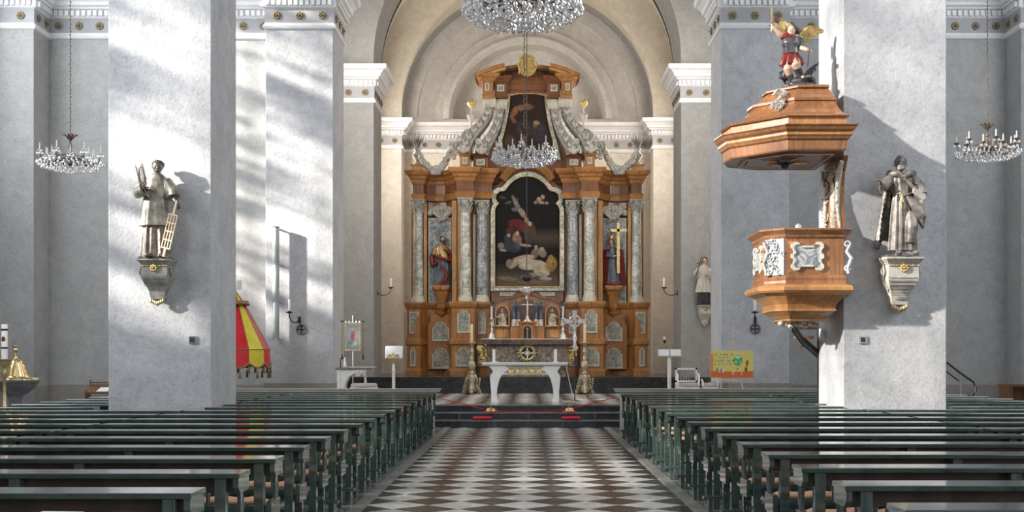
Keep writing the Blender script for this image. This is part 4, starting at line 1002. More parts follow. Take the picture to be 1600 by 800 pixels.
# marble panels with pale frames
def mpanel(pts, y, nm='marble_panel', mat='marp', fr=.035, par=None):
    pl = [Lp(*p_) for p_ in pts]; cx = sum(p_[0] for p_ in pl) / len(pl); cz = sum(p_[1] for p_ in pl) / len(pl)
    w_ = max(p_[0] for p_ in pl) - min(p_[0] for p_ in pl); h_ = max(p_[1] for p_ in pl) - min(p_[1] for p_ in pl)
    kx = 1 - 2 * fr / w_; kz = 1 - 2 * fr / h_; inner = [(cx + (x - cx) * kx, cz + (z - cz) * kz) for x, z in pl]
    p_ = MB().prism(inner, y - .015, y + .05).build(nm, mat, par or ha)
    MB().strip(pl, inner, y - .035, y + .03).build('panel_moulding', 'inlay', p_)
def both(pts): return [pts, [(1647 - x, y) for x, y in pts][::-1]]
def archy(x0, x1, y0, y1, sh=4):
    m_ = (x0 + x1) / 2; w_ = x1 - x0
    return [(x0, y1), (x0, y0 + sh * 1.6), (x0 + w_ * .16, y0 + sh * 1.3), (x0 + w_ * .2, y0 + sh * .6), (x0 + w_ * .34, y0 + .8), (m_, y0), (x1 - w_ * .34, y0 + .8), (x1 - w_ * .2, y0 + sh * .6), (x1 - w_ * .16, y0 + sh * 1.3), (x1, y0 + sh * 1.6), (x1, y1)]
for pts, y in ((archy(717, 736, 486, 521), -1.0), (archy(714, 739, 543, 572, 5), -1.0), (archy(676, 702, 503, 533, 6), -.26), (archy(676, 703, 544, 576, 6), -.26), (archy(748, 760, 487, 522, 3), -.7), (archy(642, 650, 543, 572, 3), -.35), (archy(747, 759, 545, 572, 3), -.7)):
    for q_ in both(pts): mpanel(q_, y)
for q_ in both([(641, 521), (641, 488), (655.5, 488), (655.5, 493), (649, 501), (648, 521)]): mpanel(q_, -.35)
# projecting bay front with shaped shoulders carrying the bay panels
mbp = [(669, 577), (669, 510), (673, 503), (673, 492), (704, 492), (704, 500), (708, 512), (708, 577)]
for q_ in both(mbp): MB().prism([Lp(*p_) for p_ in q_], -.24, .2).build('bay_front', 'wood', ha)
# columns
def column(px, y, r, top, cap, foot, mat, nm='column'):
    c = (lx(px), y, 0); z0, z1, z2 = lz(foot), lz(cap), lz(top)
    col = MB().lathe([(r * 1.3, z0), (r * 1.3, z0 + .05), (r * 1.22, z0 + .06), (r * 1.3, z0 + .10), (r * 1.2, z0 + .14), (r * 1.05, z0 + .16), (r * 1.12, z0 + .19), (r, z0 + .22)], 24, c).build(nm + '_base', 'inlay', ha)
    sh = MB().lathe([(r, z0 + .21), (r * 1.0, z0 + .8), (r * .94, (z0 + z1) / 2), (r * .86, z1)], 24, c).build(nm + '_shaft', mat, ha)
    mb = MB(); h = z2 - z1
    mb.lathe([(r * .9, z1), (r * 1.0, z1 + .02), (r * .86, z1 + .05), (r * .86, z1 + h * .6), (r * 1.15, z1 + h * .86)], 20, c)
    for lev, n, hh, rr in ((0, 8, .42, 1.25), (.28, 8, .42, 1.38)):
        for k in range(n):
            a = 2 * pi * (k + (.5 if lev else 0)) / n
            p_ = [(c[0] + cos(a) * r * q1, c[1] + sin(a) * r * q1, z1 + h * q2) for q1, q2 in ((.92, lev + .03), (1.05, lev + hh * .6), (rr, lev + hh), (rr + .12, lev + hh - .08))]
            mb.tube(p_, [r * .18, r * .24, r * .18, r * .1], 6, flat=.6)
    for k in range(4):
        a = pi / 4 + pi / 2 * k; q_ = (c[0] + cos(a) * r * 1.5, c[1] + sin(a) * r * 1.5, z1 + h * .80)
        mb.ball(q_, (r * .26, r * .26, h * .12), 8, 6)
    q_ = r * 1.3; mb.pblock([(c[0] - q_, y - q_), (c[0] + q_, y - q_), (c[0] + q_, y + q_), (c[0] - q_, y + q_)], [(z2 - h * .14, -.02), (z2 - h * .06, .02), (z2, .03)])
    mb.build(nm + '_capital', 'carved', ha)
for sg in (0, 1):
    for (px, y, r, tp, cp, ft, mt_) in ((653.5, -.18, .17, 314, 334, 473, 'marl'), (728.5, -.78, .185, 315, 337, 473, 'marl'), (753.5, -.50, .18, 317, 338, 473, 'mard')):
        column(1647 - px if sg else px, y, r, tp, cp, ft, mt_)
for q_ in both([(662, 473), (662, 316), (667, 316), (667, 473)]) + both([(707, 473), (707, 316), (714, 316), (714, 473)]):
    MB().prism([Lp(*p_) for p_ in q_], -.12 if abs(q_[0][0] - 823) > 150 else -.42, .3).build('pilaster', 'woodl', ha)
for q_ in both([(740, 473), (740, 338), (743.5, 338), (743.5, 473)]): MB().prism([Lp(*p_) for p_ in q_], -.5, .3).build('pilaster_strip', 'inlay', ha)
# niche panels, shells, consoles
for q_ in both([(669, 474), (669, 341), (709, 341), (709, 474)]): mpanel(q_, -.0, 'niche_panel', 'mard', .035)
for sg in (-1, 1):
    cx = sg * lx(690.5) * -1; mb = MB(); rnd = random.Random(5)
    for k in range(11):
        a = pi * (k / 10); mb.ball((cx + .40 * cos(a), -.06, lz(334) + .20 * sin(a)), (.10, .09, .085), 9, 7)
    for k in range(7):
        a = pi * (k / 6); mb.ball((cx + .25 * cos(a), -.10, lz(333) + .12 * sin(a)), (.09, .09, .08), 9, 7)
        mb.tube([(cx + .3 * cos(a), -.1, lz(332) + .1 * sin(a)), (cx + .1 * cos(a), -.14, lz(338) - .04), (cx + .05 * cos(a), -.12, lz(346))], [.05, .055, .02], 7)
    curls(mb, cx - .2, cx + .2, lz(347), lz(336), -.12, 3, 8, .02, .07)
    mb.build('shell_crest', 'carved', ha)
    cx2 = sg * -lx(690.5)
    MB().lathe([(.02, lz(497)), (.10, lz(494)), (.16, lz(490)), (.10, lz(487)), (.17, lz(481)), (.15, lz(476)), (.20, lz(466)), (.27, lz(458)), (.25, lz(457)), (.33, lz(453)), (.33, lz(450)), (.0, lz(450))], 8, (cx2, -.22, 0), 1, .9, False).build('niche_console', 'wood', ha)

# ---- upper storey
body = [(752, 268), (753, 258), (762, 240), (772, 222), (779, 200), (783, 180), (785, 160)]
bd = [Lp(*p_) for p_ in body]; bd = bd + [(-x, z) for x, z in bd[::-1]]
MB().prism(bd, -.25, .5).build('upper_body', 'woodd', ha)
ph = [(823.5, 149), (808, 149.5), (796, 152), (794.5, 170), (791, 190), (786, 212), (780, 232), (777, 248)]
po = [(823.5, 145), (807, 145.5), (791.5, 148), (790.5, 170), (787, 190), (782, 211), (776, 231), (772, 252)]
pi_ = [Lp(*p_) for p_ in ph]; pi_ = pi_ + [(-x, z) for x, z in pi_[1:][::-1]]; po_ = [Lp(*p_) for p_ in po]; po_ = po_ + [(-x, z) for x, z in po_[1:][::-1]]
MB().strip(po_, pi_, -.34, -.2).build('picture_frame', 'marl', ha)
gi = [(x * .96, (z - lz(200)) * .975 + lz(200)) for x, z in pi_]; MB().strip(pi_, gi, -.36, -.2).build('gilt_slip', 'gold', ha)
bl2 = [(.28, .28, .05, .10, .5, (.28, .14, .08), .8), (.38, .22, .04, .05, -.4, (.30, .16, .09), .8), (.25, .40, .03, .08, -.7, (.25, .12, .07), .8), (.50, .20, .10, .05, .2, (.20, .11, .07), .8), (.66, .46, .06, .035, .3, (.36, .25, .14), .9), (.64, .50, .04, .05, 0, (.30, .20, .12), .8), (.72, .62, .14, .14, .2, (.05, .05, .06), .8), (.45, .55, .14, .16, 0, (.05, .04, .04), .8), (.86, .88, .08, .04, -.4, (.32, .24, .17), .8), (.2, .75, .1, .1, .3, (.10, .06, .04), .7)]
canvas('upper_painting', gi, -.29, bl2, lambda u, w_: (.035, .022, .018), ha, 60, 90, 2)
for sg in (-1, 1):
    X = lambda px: -sg * lx(px)
    def pb(p0, p1, yf, rows, nm, mt_, yb=.6):
        a, b_ = sorted((X(p0), X(p1))); MB().pblock([(a, yb), (a, yf), (b_, yf), (b_, yb)], prof(rows)).build(nm, mt_, ha)
    pb(720, 735, -.75, [(270, .03), (267, .03), (265, 0), (250, 0), (248, .04), (245, .06), (244, .06)], 'attic_pedestal', 'wood')
    pb(740, 763, -.5, [(270, .03), (267, .03), (265, 0), (250, 0), (248, .04), (245, .06), (244, .06)], 'attic_pedestal', 'woodd')
    for (p0, p1, yy, y0, y1) in ((724, 731, -.75, 252, 262), (745, 758, -.5, 253, 262), (758, 765, -.62, 137, 148), (777, 788, -.5, 138, 148)):
        q_ = [(p0, y1), (p0, y0), (p1, y0), (p1, y1)]; q_ = q_ if sg > 0 else [(1647 - x, y) for x, y in q_]; mpanel(q_, yy, fr=.03)
    # scroll buttresses
    def rib(cl, wd, yf, yb, nm, mt_='carved'):
        L = []; Rr = []
        for i, (x, y) in enumerate(cl):
            a = cl[max(0, i - 1)]; b_ = cl[min(len(cl) - 1, i + 1)]; d = Vector((b_[0] - a[0], b_[1] - a[1])).normalized(); n_ = Vector((-d.y, d.x))
            w_ = wd[i] if isinstance(wd, (list, tuple)) else wd
            L.append((X(x + n_.x * w_ / 2), lz(y + n_.y * w_ / 2))); Rr.append((X(x - n_.x * w_ / 2), lz(y - n_.y * w_ / 2)))
        for i in range(len(cl) - 1):
            MBX.append((L[i], L[i + 1], Rr[i + 1], Rr[i], yf[i], yf[i + 1], yb))
    for (cl, wd, y0, y1) in (([(782, 174), (781, 186), (777, 198), (771, 212), (764, 224), (757, 234), (753, 245)], [12, 12, 13, 14, 16, 19, 22], -.35, -.75),
                            ([(765, 172), (763, 182), (758, 192), (750, 202), (742, 211), (734, 222), (729, 232), (727, 245)], [12, 12, 13, 14, 15, 17, 19, 18], -.45, -.95)):
        MBX = []; n = len(cl); rib(cl, wd, [y0 + (y1 - y0) * i / (n - 1) for i in range(n)], .1, '')
        mb = MB()
        for (a, b_, c, d, ya, yb2, yb) in MBX:
            mb.add([(a[0], ya, a[1]), (b_[0], yb2, b_[1]), (c[0], yb2, c[1]), (d[0], ya, d[1]), (a[0], yb, a[1]), (b_[0], yb, b_[1]), (c[0], yb, c[1]), (d[0], yb, d[1])], [(0, 1, 2, 3), (0, 4, 5, 1), (3, 2, 6, 7), (4, 7, 6, 5)])
        o = mb.build('scroll_buttress', 'stoneg', ha)
        mb = MB()
        for i in range(1, n - 1):                  # foliage relief down the face
            yy = y0 + (y1 - y0) * i / (n - 1) - .03
            for j in (-1, 0, 1): mb.ball((X(cl[i][0] + 2.6 * j), yy, lz(cl[i][1] - abs(j) * 2)), (.05, .045, .09), 7, 5)
        for (px_, py_) in ((cl[-1][0] - 6, cl[-1][1] - 4), (cl[-1][0], cl[-1][1] - 8), (cl[-1][0] + 6, cl[-1][1] - 4)):
            mb.tube([(X(cl[-1][0]), y1 - .04, lz(cl[-1][1])), (X(px_), y1 - .12, lz(py_)), (X(px_ + (px_ - cl[-1][0]) * .4), y1 - .06, lz(py_ - 3))], [.07, .09, .03], 7)
        mb.build('buttress_foliage', 'carved', o)
        mb = MB(); cx_, cy_ = cl[-2][0] - 9, cl[-2][1] - 8
        mb.tube([(X(cx_ + (5 - .32 * k) * cos(k * .6)), y1 + .05, lz(cy_ + (5 - .32 * k) * sin(k * .6))) for k in range(13)], .045, 7); mb.build('buttress_volute', 'carved', o)
        x_, y_ = cl[0]; mb = MB()
        for k in range(6): mb.tube([(X(x_ - 8 + 3.2 * k), y0 - .04, lz(y_ - 14)), (X(x_ - 8.5 + 3.4 * k), y0 - .14, lz(y_ - 7)), (X(x_ - 7 + 3 * k), y0 - .02, lz(y_))], [.04, .05, .03], 7)
        mb.box(min(X(x_ - 9), X(x_ + 9)), max(X(x_ - 9), X(x_ + 9)), y0, .0, lz(y_ - 1), lz(y_ - 15)); mb.build('fluted_capital', 'inlay', o)
    # low flanking wing with leaf relief
    wg = [(718, 246), (718, 236), (721, 226), (722, 214), (728, 207), (738, 205), (742, 212), (738, 246)]
    MB().prism([(X(x), lz(y)) for x, y in (wg if sg > 0 else wg[::-1])], -.55, .2).build('flank_wing', 'mard', ha)
    mb = MB(); leafs(mb, (X(727), lz(245)), .25, .5, -.6, 7, 1, 3); curls(mb, min(X(722), X(734)), max(X(722), X(734)), lz(240), lz(212), -.57, 4, 8, .02, .09); mb.build('flank_foliage', 'carved', ha)
    mb = MB(); mb.tube([(X(712 + (6 - .4 * k) * cos(k * .6)), -.5, lz(232 + (8 - .5 * k) * sin(k * .6))) for k in range(13)], .05, 7); curls(mb, min(X(703), X(718)), max(X(703), X(718)), lz(252), lz(226), -.45, 12, 16, .025, .11); mb.build('garland_scroll', 'carved', ha)
    # top entablature blocks
    pb(755, 771, -.62, [(160, .02), (156, .03), (152, .0), (135, 0), (133, .05), (130, .09), (127, .20), (124, .22), (123, .22)], 'top_block', 'wood')
    pb(773, 793, -.5, [(158, .02), (152, .0), (135, 0), (133, .05), (130, .09), (127, .15), (125, .15)], 'top_block', 'woodd')
    a_ = [(738, 173), (738, 168)]
    mb = MB(); c = (X(737), -.5, 0)
    mb.lathe([(.05, lz(205)), (.08, lz(203)), (.03, lz(200)), (.04, lz(196)), (.10, lz(192)), (.13, lz(187)), (.15, lz(185)), (.03, lz(184)), (.03, lz(174)), (.08, lz(171)), (.07, lz(170)), (.0, lz(170))], 14, c); mb.build('finial_cup', 'inlay', ha)
    mb = MB()
    for k in range(9): a = 2 * pi * k / 9; mb.tube([(c[0] + .05 * cos(a), -.5 + .05 * sin(a), lz(171)), (c[0] + .11 * cos(a), -.5 + .1 * sin(a), lz(167)), (c[0] + .06 * cos(a + .5), -.5 + .05 * sin(a), lz(161 - k % 3))], [.03, .045, .01], 7)
    mb.build('gilt_flame', 'gold', ha)
    # corner vase with palm leaves on its plinth
    pb(643, 662, -.25, [(270, .03), (267, .0), (262, 0), (260, .03), (258, .03)], 'vase_plinth', 'woodl', .15)
    mb = MB(); c = (X(652.5), -.08, 0)
    mb.lathe([(.14, lz(258)), (.15, lz(256)), (.07, lz(254)), (.10, lz(251)), (.17, lz(246)), (.17, lz(242)), (.11, lz(238)), (.09, lz(236)), (.14, lz(233)), (.0, lz(233))], 18, c)
    for k in range(8): a = 2 * pi * k / 8; mb.ball((c[0] + .16 * cos(a), c[1] + .16 * sin(a), lz(244)), .045, 7, 5)
    mb.build('vase', 'carved', ha)
    mb = MB()
    for k in range(9):
        a = (k - 4) * .11; L = .62 - .05 * abs(k - 4) + .05 * (k % 2); dy = .1 * sin(k * 2.1)
        mb.tube([(c[0], -.08, lz(236)), (c[0] + sin(a) * L * .5, -.08 + dy * .5, lz(236) + L * .5), (c[0] + sin(a * 1.25) * L, -.08 + dy, lz(236) + L)], [.025, .06, .008], 6, flat=.45)
    mb.build('palm_leaves', 'stoneg', ha)
    # garland swag
    mb = MB(); rnd = random.Random(8); N = 40
    for k in range(N):
        t = k / (N - 1); px_ = 657 + 56 * t; py_ = 246 + 24 * sin(pi * min(1, t * 1.18)) * (1 - .1 * t) - 16 * max(0, t - .6) / .4
        th_ = .05 + .06 * sin(pi * t)
        for j in range(5): mb.ball((X(px_ + rnd.uniform(-1.5, 1.5)), -.3 + rnd.uniform(-.1, .05), lz(py_ + rnd.uniform(-3.2, 3.2) * (.5 + sin(pi * t)))), (th_, th_ * .8, th_ * .8), 6, 5)
    mb.build('leaf_garland', 'carved', ha)
MB().pblock([(lx(793), .5), (lx(793), -.35), (-lx(793), -.35), (-lx(793), .5)], prof([(150, 0), (146, .03), (144, .0), (136, 0), (133, .05), (130, .08), (128, .12), (126, .12)])).build('top_entablature', 'woodd', ha)
def seg(r0, r1, a0, a1, y0, y1, nm, mt_, cy=281.5, n=14):
    o_ = [(r1 * s * sin(a0 + (a1 - a0) * k / n), lz(cy) + r1 * s * cos(a0 + (a1 - a0) * k / n)) for k in range(n + 1)]
    i_ = [(r0 * s * sin(a0 + (a1 - a0) * k / n), lz(cy) + r0 * s * cos(a0 + (a1 - a0) * k / n)) for k in range(n + 1)]
    return MB().strip(o_, i_, y0, y1, False).build(nm, mt_, ha)
AA = .472
seg(168, 172, -AA, AA, -.50, .4, 'top_pediment_bed', 'woodd'); seg(171.5, 177, -AA - .005, -.2, -.86, .4, 'top_pediment', 'wood'); seg(171.5, 177, .2, AA + .005, -.86, .4, 'top_pediment', 'wood')
seg(170, 174.5, -.2, .2, -.6, .4, 'top_pediment_centre', 'wood')
seg(167.5, 172, -AA, -.2, -.76, .4, 'pediment_moulding', 'woodl'); seg(167.5, 172, .2, AA, -.76, .4, 'pediment_moulding', 'woodl')
tym = [(lx(752), lz(127))] + [(169 * s * sin(-AA + 2 * AA * k / 20), lz(281.5) + 169 * s * cos(-AA + 2 * AA * k / 20)) for k in range(21)] + [(-lx(752), lz(127))]
MB().prism(tym, -.2, .35).build('tympanum', 'woodd', ha)
mb = MB(); cpt = [(x * .27, z * .33) for x, z in [(cos(a) * (1 + .1 * sin(5 * a)), sin(a) * (1 + .08 * cos(6 * a))) for a in [2 * pi * k / 40 for k in range(40)]]]
mb.prism([(x, z + lz(113)) for x, z in cpt], -1.0, -.85); curls(mb, -.27, .27, lz(128), lz(98), -1.0, 9, 26, .022, .10)
for k in range(24): a = 2 * pi * k / 24; mb.ball((.28 * cos(a), -.97, lz(113) + .32 * sin(a)), (.045, .04, .045), 7, 5)
mb.build('gilt_cartouche', 'gold', ha)
for q_ in both([(783, 262), (800, 250), (800, 262)]): pass
# predella frame rising behind the mensa
prd = [(768, 535), (768, 476), (776, 474), (786, 469), (796, 468), (804, 466), (812, 463), (823.5, 461)]
pp = [Lp(*p_) for p_ in prd]; pp = pp + [(-x, z) for x, z in pp[:-1][::-1]]
MB().prism(pp, -1.0, -.3).build('predella', 'wood', ha)
top_ = pp[1:-1]; MB().strip([(x * 1.02, z + .05) for x, z in top_], [(x, z - .04) for x, z in top_], -1.08, -.95, False).build('predella_moulding', 'woodd', ha)
for q_ in both([(781, 458), (781, 463), (800, 463), (806, 458)]): mpanel(q_, -.44, fr=.02)
for sg in (-1, 1):
    X = lambda px: -sg * lx(px)
    ar = [(774.5, 512), (774.5, 490)] + [(785.5 - 11 * cos(pi * k / 12), 490 - 11 * sin(pi * k / 12)) for k in range(1, 12)] + [(796.5, 490), (796.5, 512)]
    outer = [(X(x), lz(y)) for x, y in ar]; inner = [(X(785.5) + (x - X(785.5)) * .84, (z - lz(496)) * .9 + lz(496)) for x, z in outer]
    MB().strip(outer, inner, -1.10, -.98).build('niche_frame', 'woodl', ha)
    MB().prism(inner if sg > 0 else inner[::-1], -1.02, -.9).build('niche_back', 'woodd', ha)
    for px_ in (803, 810): column(px_ if sg > 0 else 1647 - px_, -1.12, .062, 473, 481, 511, 'marb', 'small_column')
    column(770 if sg > 0 else 1647 - 770, -1.1, .055, 478, 484, 511, 'marb', 'small_column')
    mb = MB().prism([(X(a), lz(b_)) for a, b_ in [(798, 531), (798, 512), (815, 512), (815, 531)]], -1.2, -1.0)
    mb.build('column_pedestal', 'wood', ha)
    MB().prism([(X(a), lz(b_)) for a, b_ in [(776, 528), (776, 516), (795, 516), (795, 528)]], -1.03, -1.0).build('predella_panel', 'woodl', ha)
MB().prism([Lp(*p_) for p_ in [(814, 510), (814, 470), (833, 470), (833, 510)]], -1.02, -.99).build('crucifix_niche', 'woodd', ha)
td = [(816, 533), (816, 516), (818, 511), (823.5, 508.5), (829, 511), (831, 516), (831, 533)]
MB().prism([Lp(*p_) for p_ in [(812, 535), (812, 508), (835, 508), (835, 535)]], -1.28, -1.0).build('tabernacle', 'wood', ha)
MB().pblock([(lx(812), -1.0), (lx(812), -1.28), (lx(835), -1.28), (lx(835), -1.0)], prof([(509, 0), (507, .05), (505, .07), (504, .07)])).build('tabernacle_cornice', 'wood', ha)
tt = [Lp(*p_) for p_ in td]; ti = [(x * .8, (z - lz(522)) * .85 + lz(522)) for x, z in tt]
MB().strip(tt, ti, -1.33, -1.27).build('tabernacle_door_frame', 'woodl', ha); dr = MB().prism(ti, -1.30, -1.27).build('tabernacle_door', 'iron', ha)
mb = MB(); mb.tube([(0, -1.31, lz(530)), (0, -1.31, lz(516))], .02, 6); mb.ball((0, -1.31, lz(515)), .035); mb.build('door_relief', 'bronze', dr)

# ---- figures of the altarpiece
def small_statue(name, label, px, py, h, y, parts):
    t = thing(name, label, 'statue', (lx(px), YA + y, ALT + lz(py)), 0); return t
Hs = (450 - 369) * s
t = small_statue('saint_statue', 'gilded and blue robed saint statue in the altar niche beside the pale left columns', 690, 450, Hs, -.22, None)
k = Hs / 1.7
mb = MB().box(-.28, .28, -.2, .2, 0, .07); mb.build('plinth', 'wood', t)
mb = MB(); robe(mb, [(.06, .0, 0, .27, .18, 1.2), (.4, .02, 0, .25, .17, 1.2), (.8, .04, 0, .20, .15, 1), (1.02, .03, 0, .17, .13, .7)], 9, .13, ph=.3, twist=2.0); mb.build('blue_robe', 'blue', t)
mb = MB(); robe(mb, [(.85, .06, 0, .20, .15, .8), (1.05, .03, 0, .18, .14, .6), (1.25, .0, 0, .2, .14, .5), (1.38, .0, 0, .12, .1, .2), (1.42, 0, 0, .06, .06, 0)], 7, .12, ph=1.1)
mb.tube([(-.17, 0, 1.28), (-.25, -.1, 1.1), (-.1, -.2, 1.05)], [.08, .08, .06], 8); mb.tube([(.17, 0, 1.28), (.24, -.12, 1.15), (.1, -.22, 1.28)], [.08, .08, .06], 8); mb.build('gilt_mantle', 'gold', t)
mb = MB(); mb.tube([(-.24, -.05, 1.2), (-.32, -.08, .95), (-.28, -.1, .7), (-.1, -.2, .82)], [.06, .09, .08, .05], 8); mb.tube([(.3, -.05, 1.1), (.3, -.12, .85), (.15, -.2, .9), (-.15, -.2, .98)], [.05, .08, .06, .05], 8); mb.tube([(.1, -.18, .12), (.2, -.2, .4), (.05, -.2, .62), (.0, -.18, .75)], [.05, .07, .06, .03], 8); mb.tube([(-.05, -.2, .1), (.12, -.2, .3)], [.06, .05], 8); mb.build('red_cloak', 'red', t)
mb = MB(); hand(mb, (-.1, -.2, 1.05), (.8, -.3, .5), .15); hand(mb, (.1, -.22, 1.27), (-.6, -.2, .6), .15); mb.tube([(0, 0, 1.38), (.03, -.02, 1.48)], .05, 8); hb = MB(); head(mb, (.04, -.03, 1.57), .22, yaw=.3, tilt=-.1, beard=True, hair=.8, hairmb=hb); mb.build('head_and_hands', 'skin', t); hb.build('hair', 'hair', t)
t = small_statue('saint_statue', 'crowned saint statue in red cloak with tall golden cross in the altar niche', 957, 450, Hs, -.22, None)
mb = MB().box(-.28, .28, -.2, .2, 0, .07); mb.build('plinth', 'wood', t)
mb = MB(); robe(mb, [(.06, 0, 0, .22, .17, 1.2), (.5, 0, 0, .19, .15, 1.1), (.95, -.02, 0, .15, .12, .7), (1.15, -.02, 0, .17, .12, .5), (1.3, -.02, 0, .12, .09, .2), (1.34, -.02, 0, .05, .05, 0)], 9, .13, ph=.3, twist=1.0)
mb.tube([(-.15, 0, 1.2), (-.2, -.1, 1.02), (-.02, -.2, 1.0)], [.07, .07, .05], 8); mb.tube([(.13, 0, 1.2), (.2, -.12, 1.05), (.14, -.2, 1.08)], [.07, .07, .05], 8); mb.build('dark_robe', 'blue', t)
mb = MB()
for sg in (-1, 1):
    rows = [[(sg * (.13 + .012 * i + .05 * j), -.12 + .05 * j + .02 * sin(j * 3 + i), 1.25 - .115 * i) for j in range(5)] for i in range(11)]; cape(mb, rows, .03)
mb.tube([(-.24, -.14, .15), (.0, -.2, .1), (.22, -.14, .14)], [.06, .05, .06], 8); mb.build('red_cloak', 'red', t)
mb = MB(); hand(mb, (-.02, -.2, 1.0), (.8, -.2, .3), .15); hand(mb, (.13, -.2, 1.06), (-.3, -.2, .9), .15); mb.tube([(-.03, 0, 1.3), (-.05, -.02, 1.42)], .045, 8); hb = MB(); head(mb, (-.06, -.03, 1.50), .21, yaw=-.3, tilt=.1, hair=.9, hairmb=hb); mb.build('head_and_hands', 'skin', t); hb.build('hair', 'hair', t)
mb = MB(); mb.lathe([(.08, 1.58), (.095, 1.62), (.085, 1.64), (.09, 1.68)], 12, (-.06, -.02, 0))
for j in range(6): a = 2 * pi * j / 6; mb.tube([(-.06 + .09 * cos(a), -.02 + .09 * sin(a), 1.66), (-.06 + .11 * cos(a), -.02 + .11 * sin(a), 1.76)], [.02, .008], 6)
mb.build('crown', 'gold', t)
mb = MB(); mb.box(.10, .19, -.30, -.24, .45, 2.09); mb.box(-.10, .42, -.30, -.24, 1.80, 1.89); mb.build('golden_cross', 'gold', t)
for sg, nm in ((-1, 'left'), (1, 'right')):
    t = thing('saint_figurine', 'small gilt half figure in the %s arched niche above the marble mensa' % nm, 'figurine', (sg * -lx(785.5), YA - 1.16, ALT + lz(511)), 0, 'gilt figurines in the predella niches')
    mb = MB(); mb.lathe([(.17, 0), (.18, .03), (.10, .06), (.15, .12), (.13, .14), (.0, .14)], 12, sy=.5); mb.build('pedestal', 'bone', t)
    mb = MB(); robe(mb, [(.13, 0, 0, .14, .08, 1), (.25, 0, 0, .13, .075, .8), (.38, 0, 0, .10, .06, .4), (.43, 0, 0, .03, .03, 0)], 6, .1, 36); mb.ball((0, -.01, .47), (.045, .05, .06)); mb.tube([(sg * .1, 0, .36), (sg * .17, -.04, .27), (sg * .04, -.08, .28)], .03, 7); mb.tube([(-sg * .1, 0, .36), (-sg * .16, -.04, .3), (-sg * .1, -.08, .38)], .03, 7); mb.tube([(0, 0, .5), (0, 0, .59)], [.045, .005], 8); mb.build('figure', 'bronze', t)
t = thing('altar_crucifix', 'silver standing crucifix in the middle niche over the tabernacle', 'crucifix', (0, YA - 1.12, ALT + lz(504)))
mb = MB(); mb.lathe([(.17, 0), (.16, .03), (.07, .08), (.05, .16), (.02, .2)], 12, sy=.6); mb.build('foot', 'silver', t)
mb = MB(); mb.box(-.022, .022, -.02, .02, .18, .70); mb.box(-.15, .15, -.02, .02, .52, .56)
for (x, z) in ((-.16, .54), (.16, .54), (0, .71)): mb.ball((x, 0, z), (.035, .025, .035), 8, 6)
mb.build('cross', 'silver', t)
mb = MB(); mb.tube([(0, -.03, .3), (.01, -.035, .42), (0, -.035, .52)], [.012, .026, .026], 7); mb.tube([(-.12, -.03, .56), (0, -.03, .51), (.12, -.03, .56)], .012, 6); mb.ball((0, -.04, .55), .026); mb.build('corpus', 'ivory', t)

# ---- mensa
t = thing('marble_mensa', 'brown marble altar block with gilt scroll brackets and cross medallion under the altarpiece', 'altar', (0, YA, ALT))
mw = [(750, -.3), (750, -1.95), (823, -1.95)]; a_ = full([(751, -1.0), (751, -2.05), (823, -2.05)])
MB().pblock([(lx(752), -1.0), (lx(752), -2.0), (-lx(752), -2.0), (-lx(752), -1.0)], prof([(541, 0), (539, .05), (533, .07), (531.5, .07)])).build('slab', 'marr', t)
MB().loft([[(sx_ * (w_), yy, lz(py_)) for sx_, yy in ((-1, -1.0), (-1, yf), (1, yf), (1, -1.0))] for (py_, w_, yf) in ((588, 1.2, -1.6), (585, 1.2, -1.6), (578, 1.22, -1.65), (566, 1.34, -1.8), (541, 1.42, -1.9))], False).build('body', 'marm', t)
for sg in (-1, 1):
    mb = MB(); mb.tube([(sg * 1.44, -1.9, lz(540)), (sg * 1.5, -1.95, lz(545)), (sg * 1.44, -1.95, lz(552)), (sg * 1.34, -1.9, lz(558)), (sg * 1.36, -1.9, lz(566))], [.08, .10, .07, .08, .06], 9, flat=1.3)
    curls(mb, min(sg * 1.3, sg * 1.52), max(sg * 1.3, sg * 1.52), lz(567), lz(540), -1.95, 3, 9, .03, .10); mb.build('gilt_scroll', 'gold', t)
mb = MB(); zc_ = lz(552)
mb.loft([[((.22 + .055 * cos(a)) * cos(b_), -1.93 + .05 * sin(a), zc_ + (.22 + .055 * cos(a)) * sin(b_)) for a in [2 * pi * j / 8 for j in range(8)]] for b_ in [2 * pi * k / 32 for k in range(33)]], True, False)
for j in range(16): a = 2 * pi * j / 16; mb.ball((.285 * cos(a), -1.93, zc_ + .285 * sin(a)), .035, 7, 5)
mb.build('medallion_ring', 'brass', t)
MB().prism([(.2 * cos(a), zc_ + .2 * sin(a)) for a in [2 * pi * k / 32 for k in range(32)]], -1.93, -1.85).build('medallion_ground', 'iron', t)
mb = MB()
for j in range(8):
    a = pi / 4 * j; L = .17 if j % 2 == 0 else .10; mb.tube([(0, -1.94, zc_), (L * cos(a), -1.94, zc_ + L * sin(a))], [.015, .03 if j % 2 == 0 else .015], 6)
mb.build('medallion_cross', 'ivory', t)
MB().box(-1.45, 1.45, -1.97, -1.0, lz(531.4), lz(530.6)).build('altar_linen', 'ivory', t)
for sg, nm in ((-1, 'left'), (1, 'right')):
    t = thing('altar_candlestick', 'silver candlestick with white candle at the %s end of the marble mensa' % nm, 'candlestick', (sg * lx(770) * -1, YA - 1.6, ALT + lz(531.4) + .018), 0, 'silver candlesticks on the mensa')
    h = (531 - 500) * s
    MB().lathe([(.15, 0), (.15, .03), (.10, .06), (.11, .12), (.06, .17), (.04, .22), (.07, .27), (.04, .32), (.03, .38), (.05, .44), (.03, .48), (.03, h - .08), (.08, h - .03), (.08, h), (.0, h)], 12).build('stem', 'silver', t)
    MB().lathe([(.03, h), (.03, h + .36), (.0, h + .37)], 10).build('candle', 'wax', t)
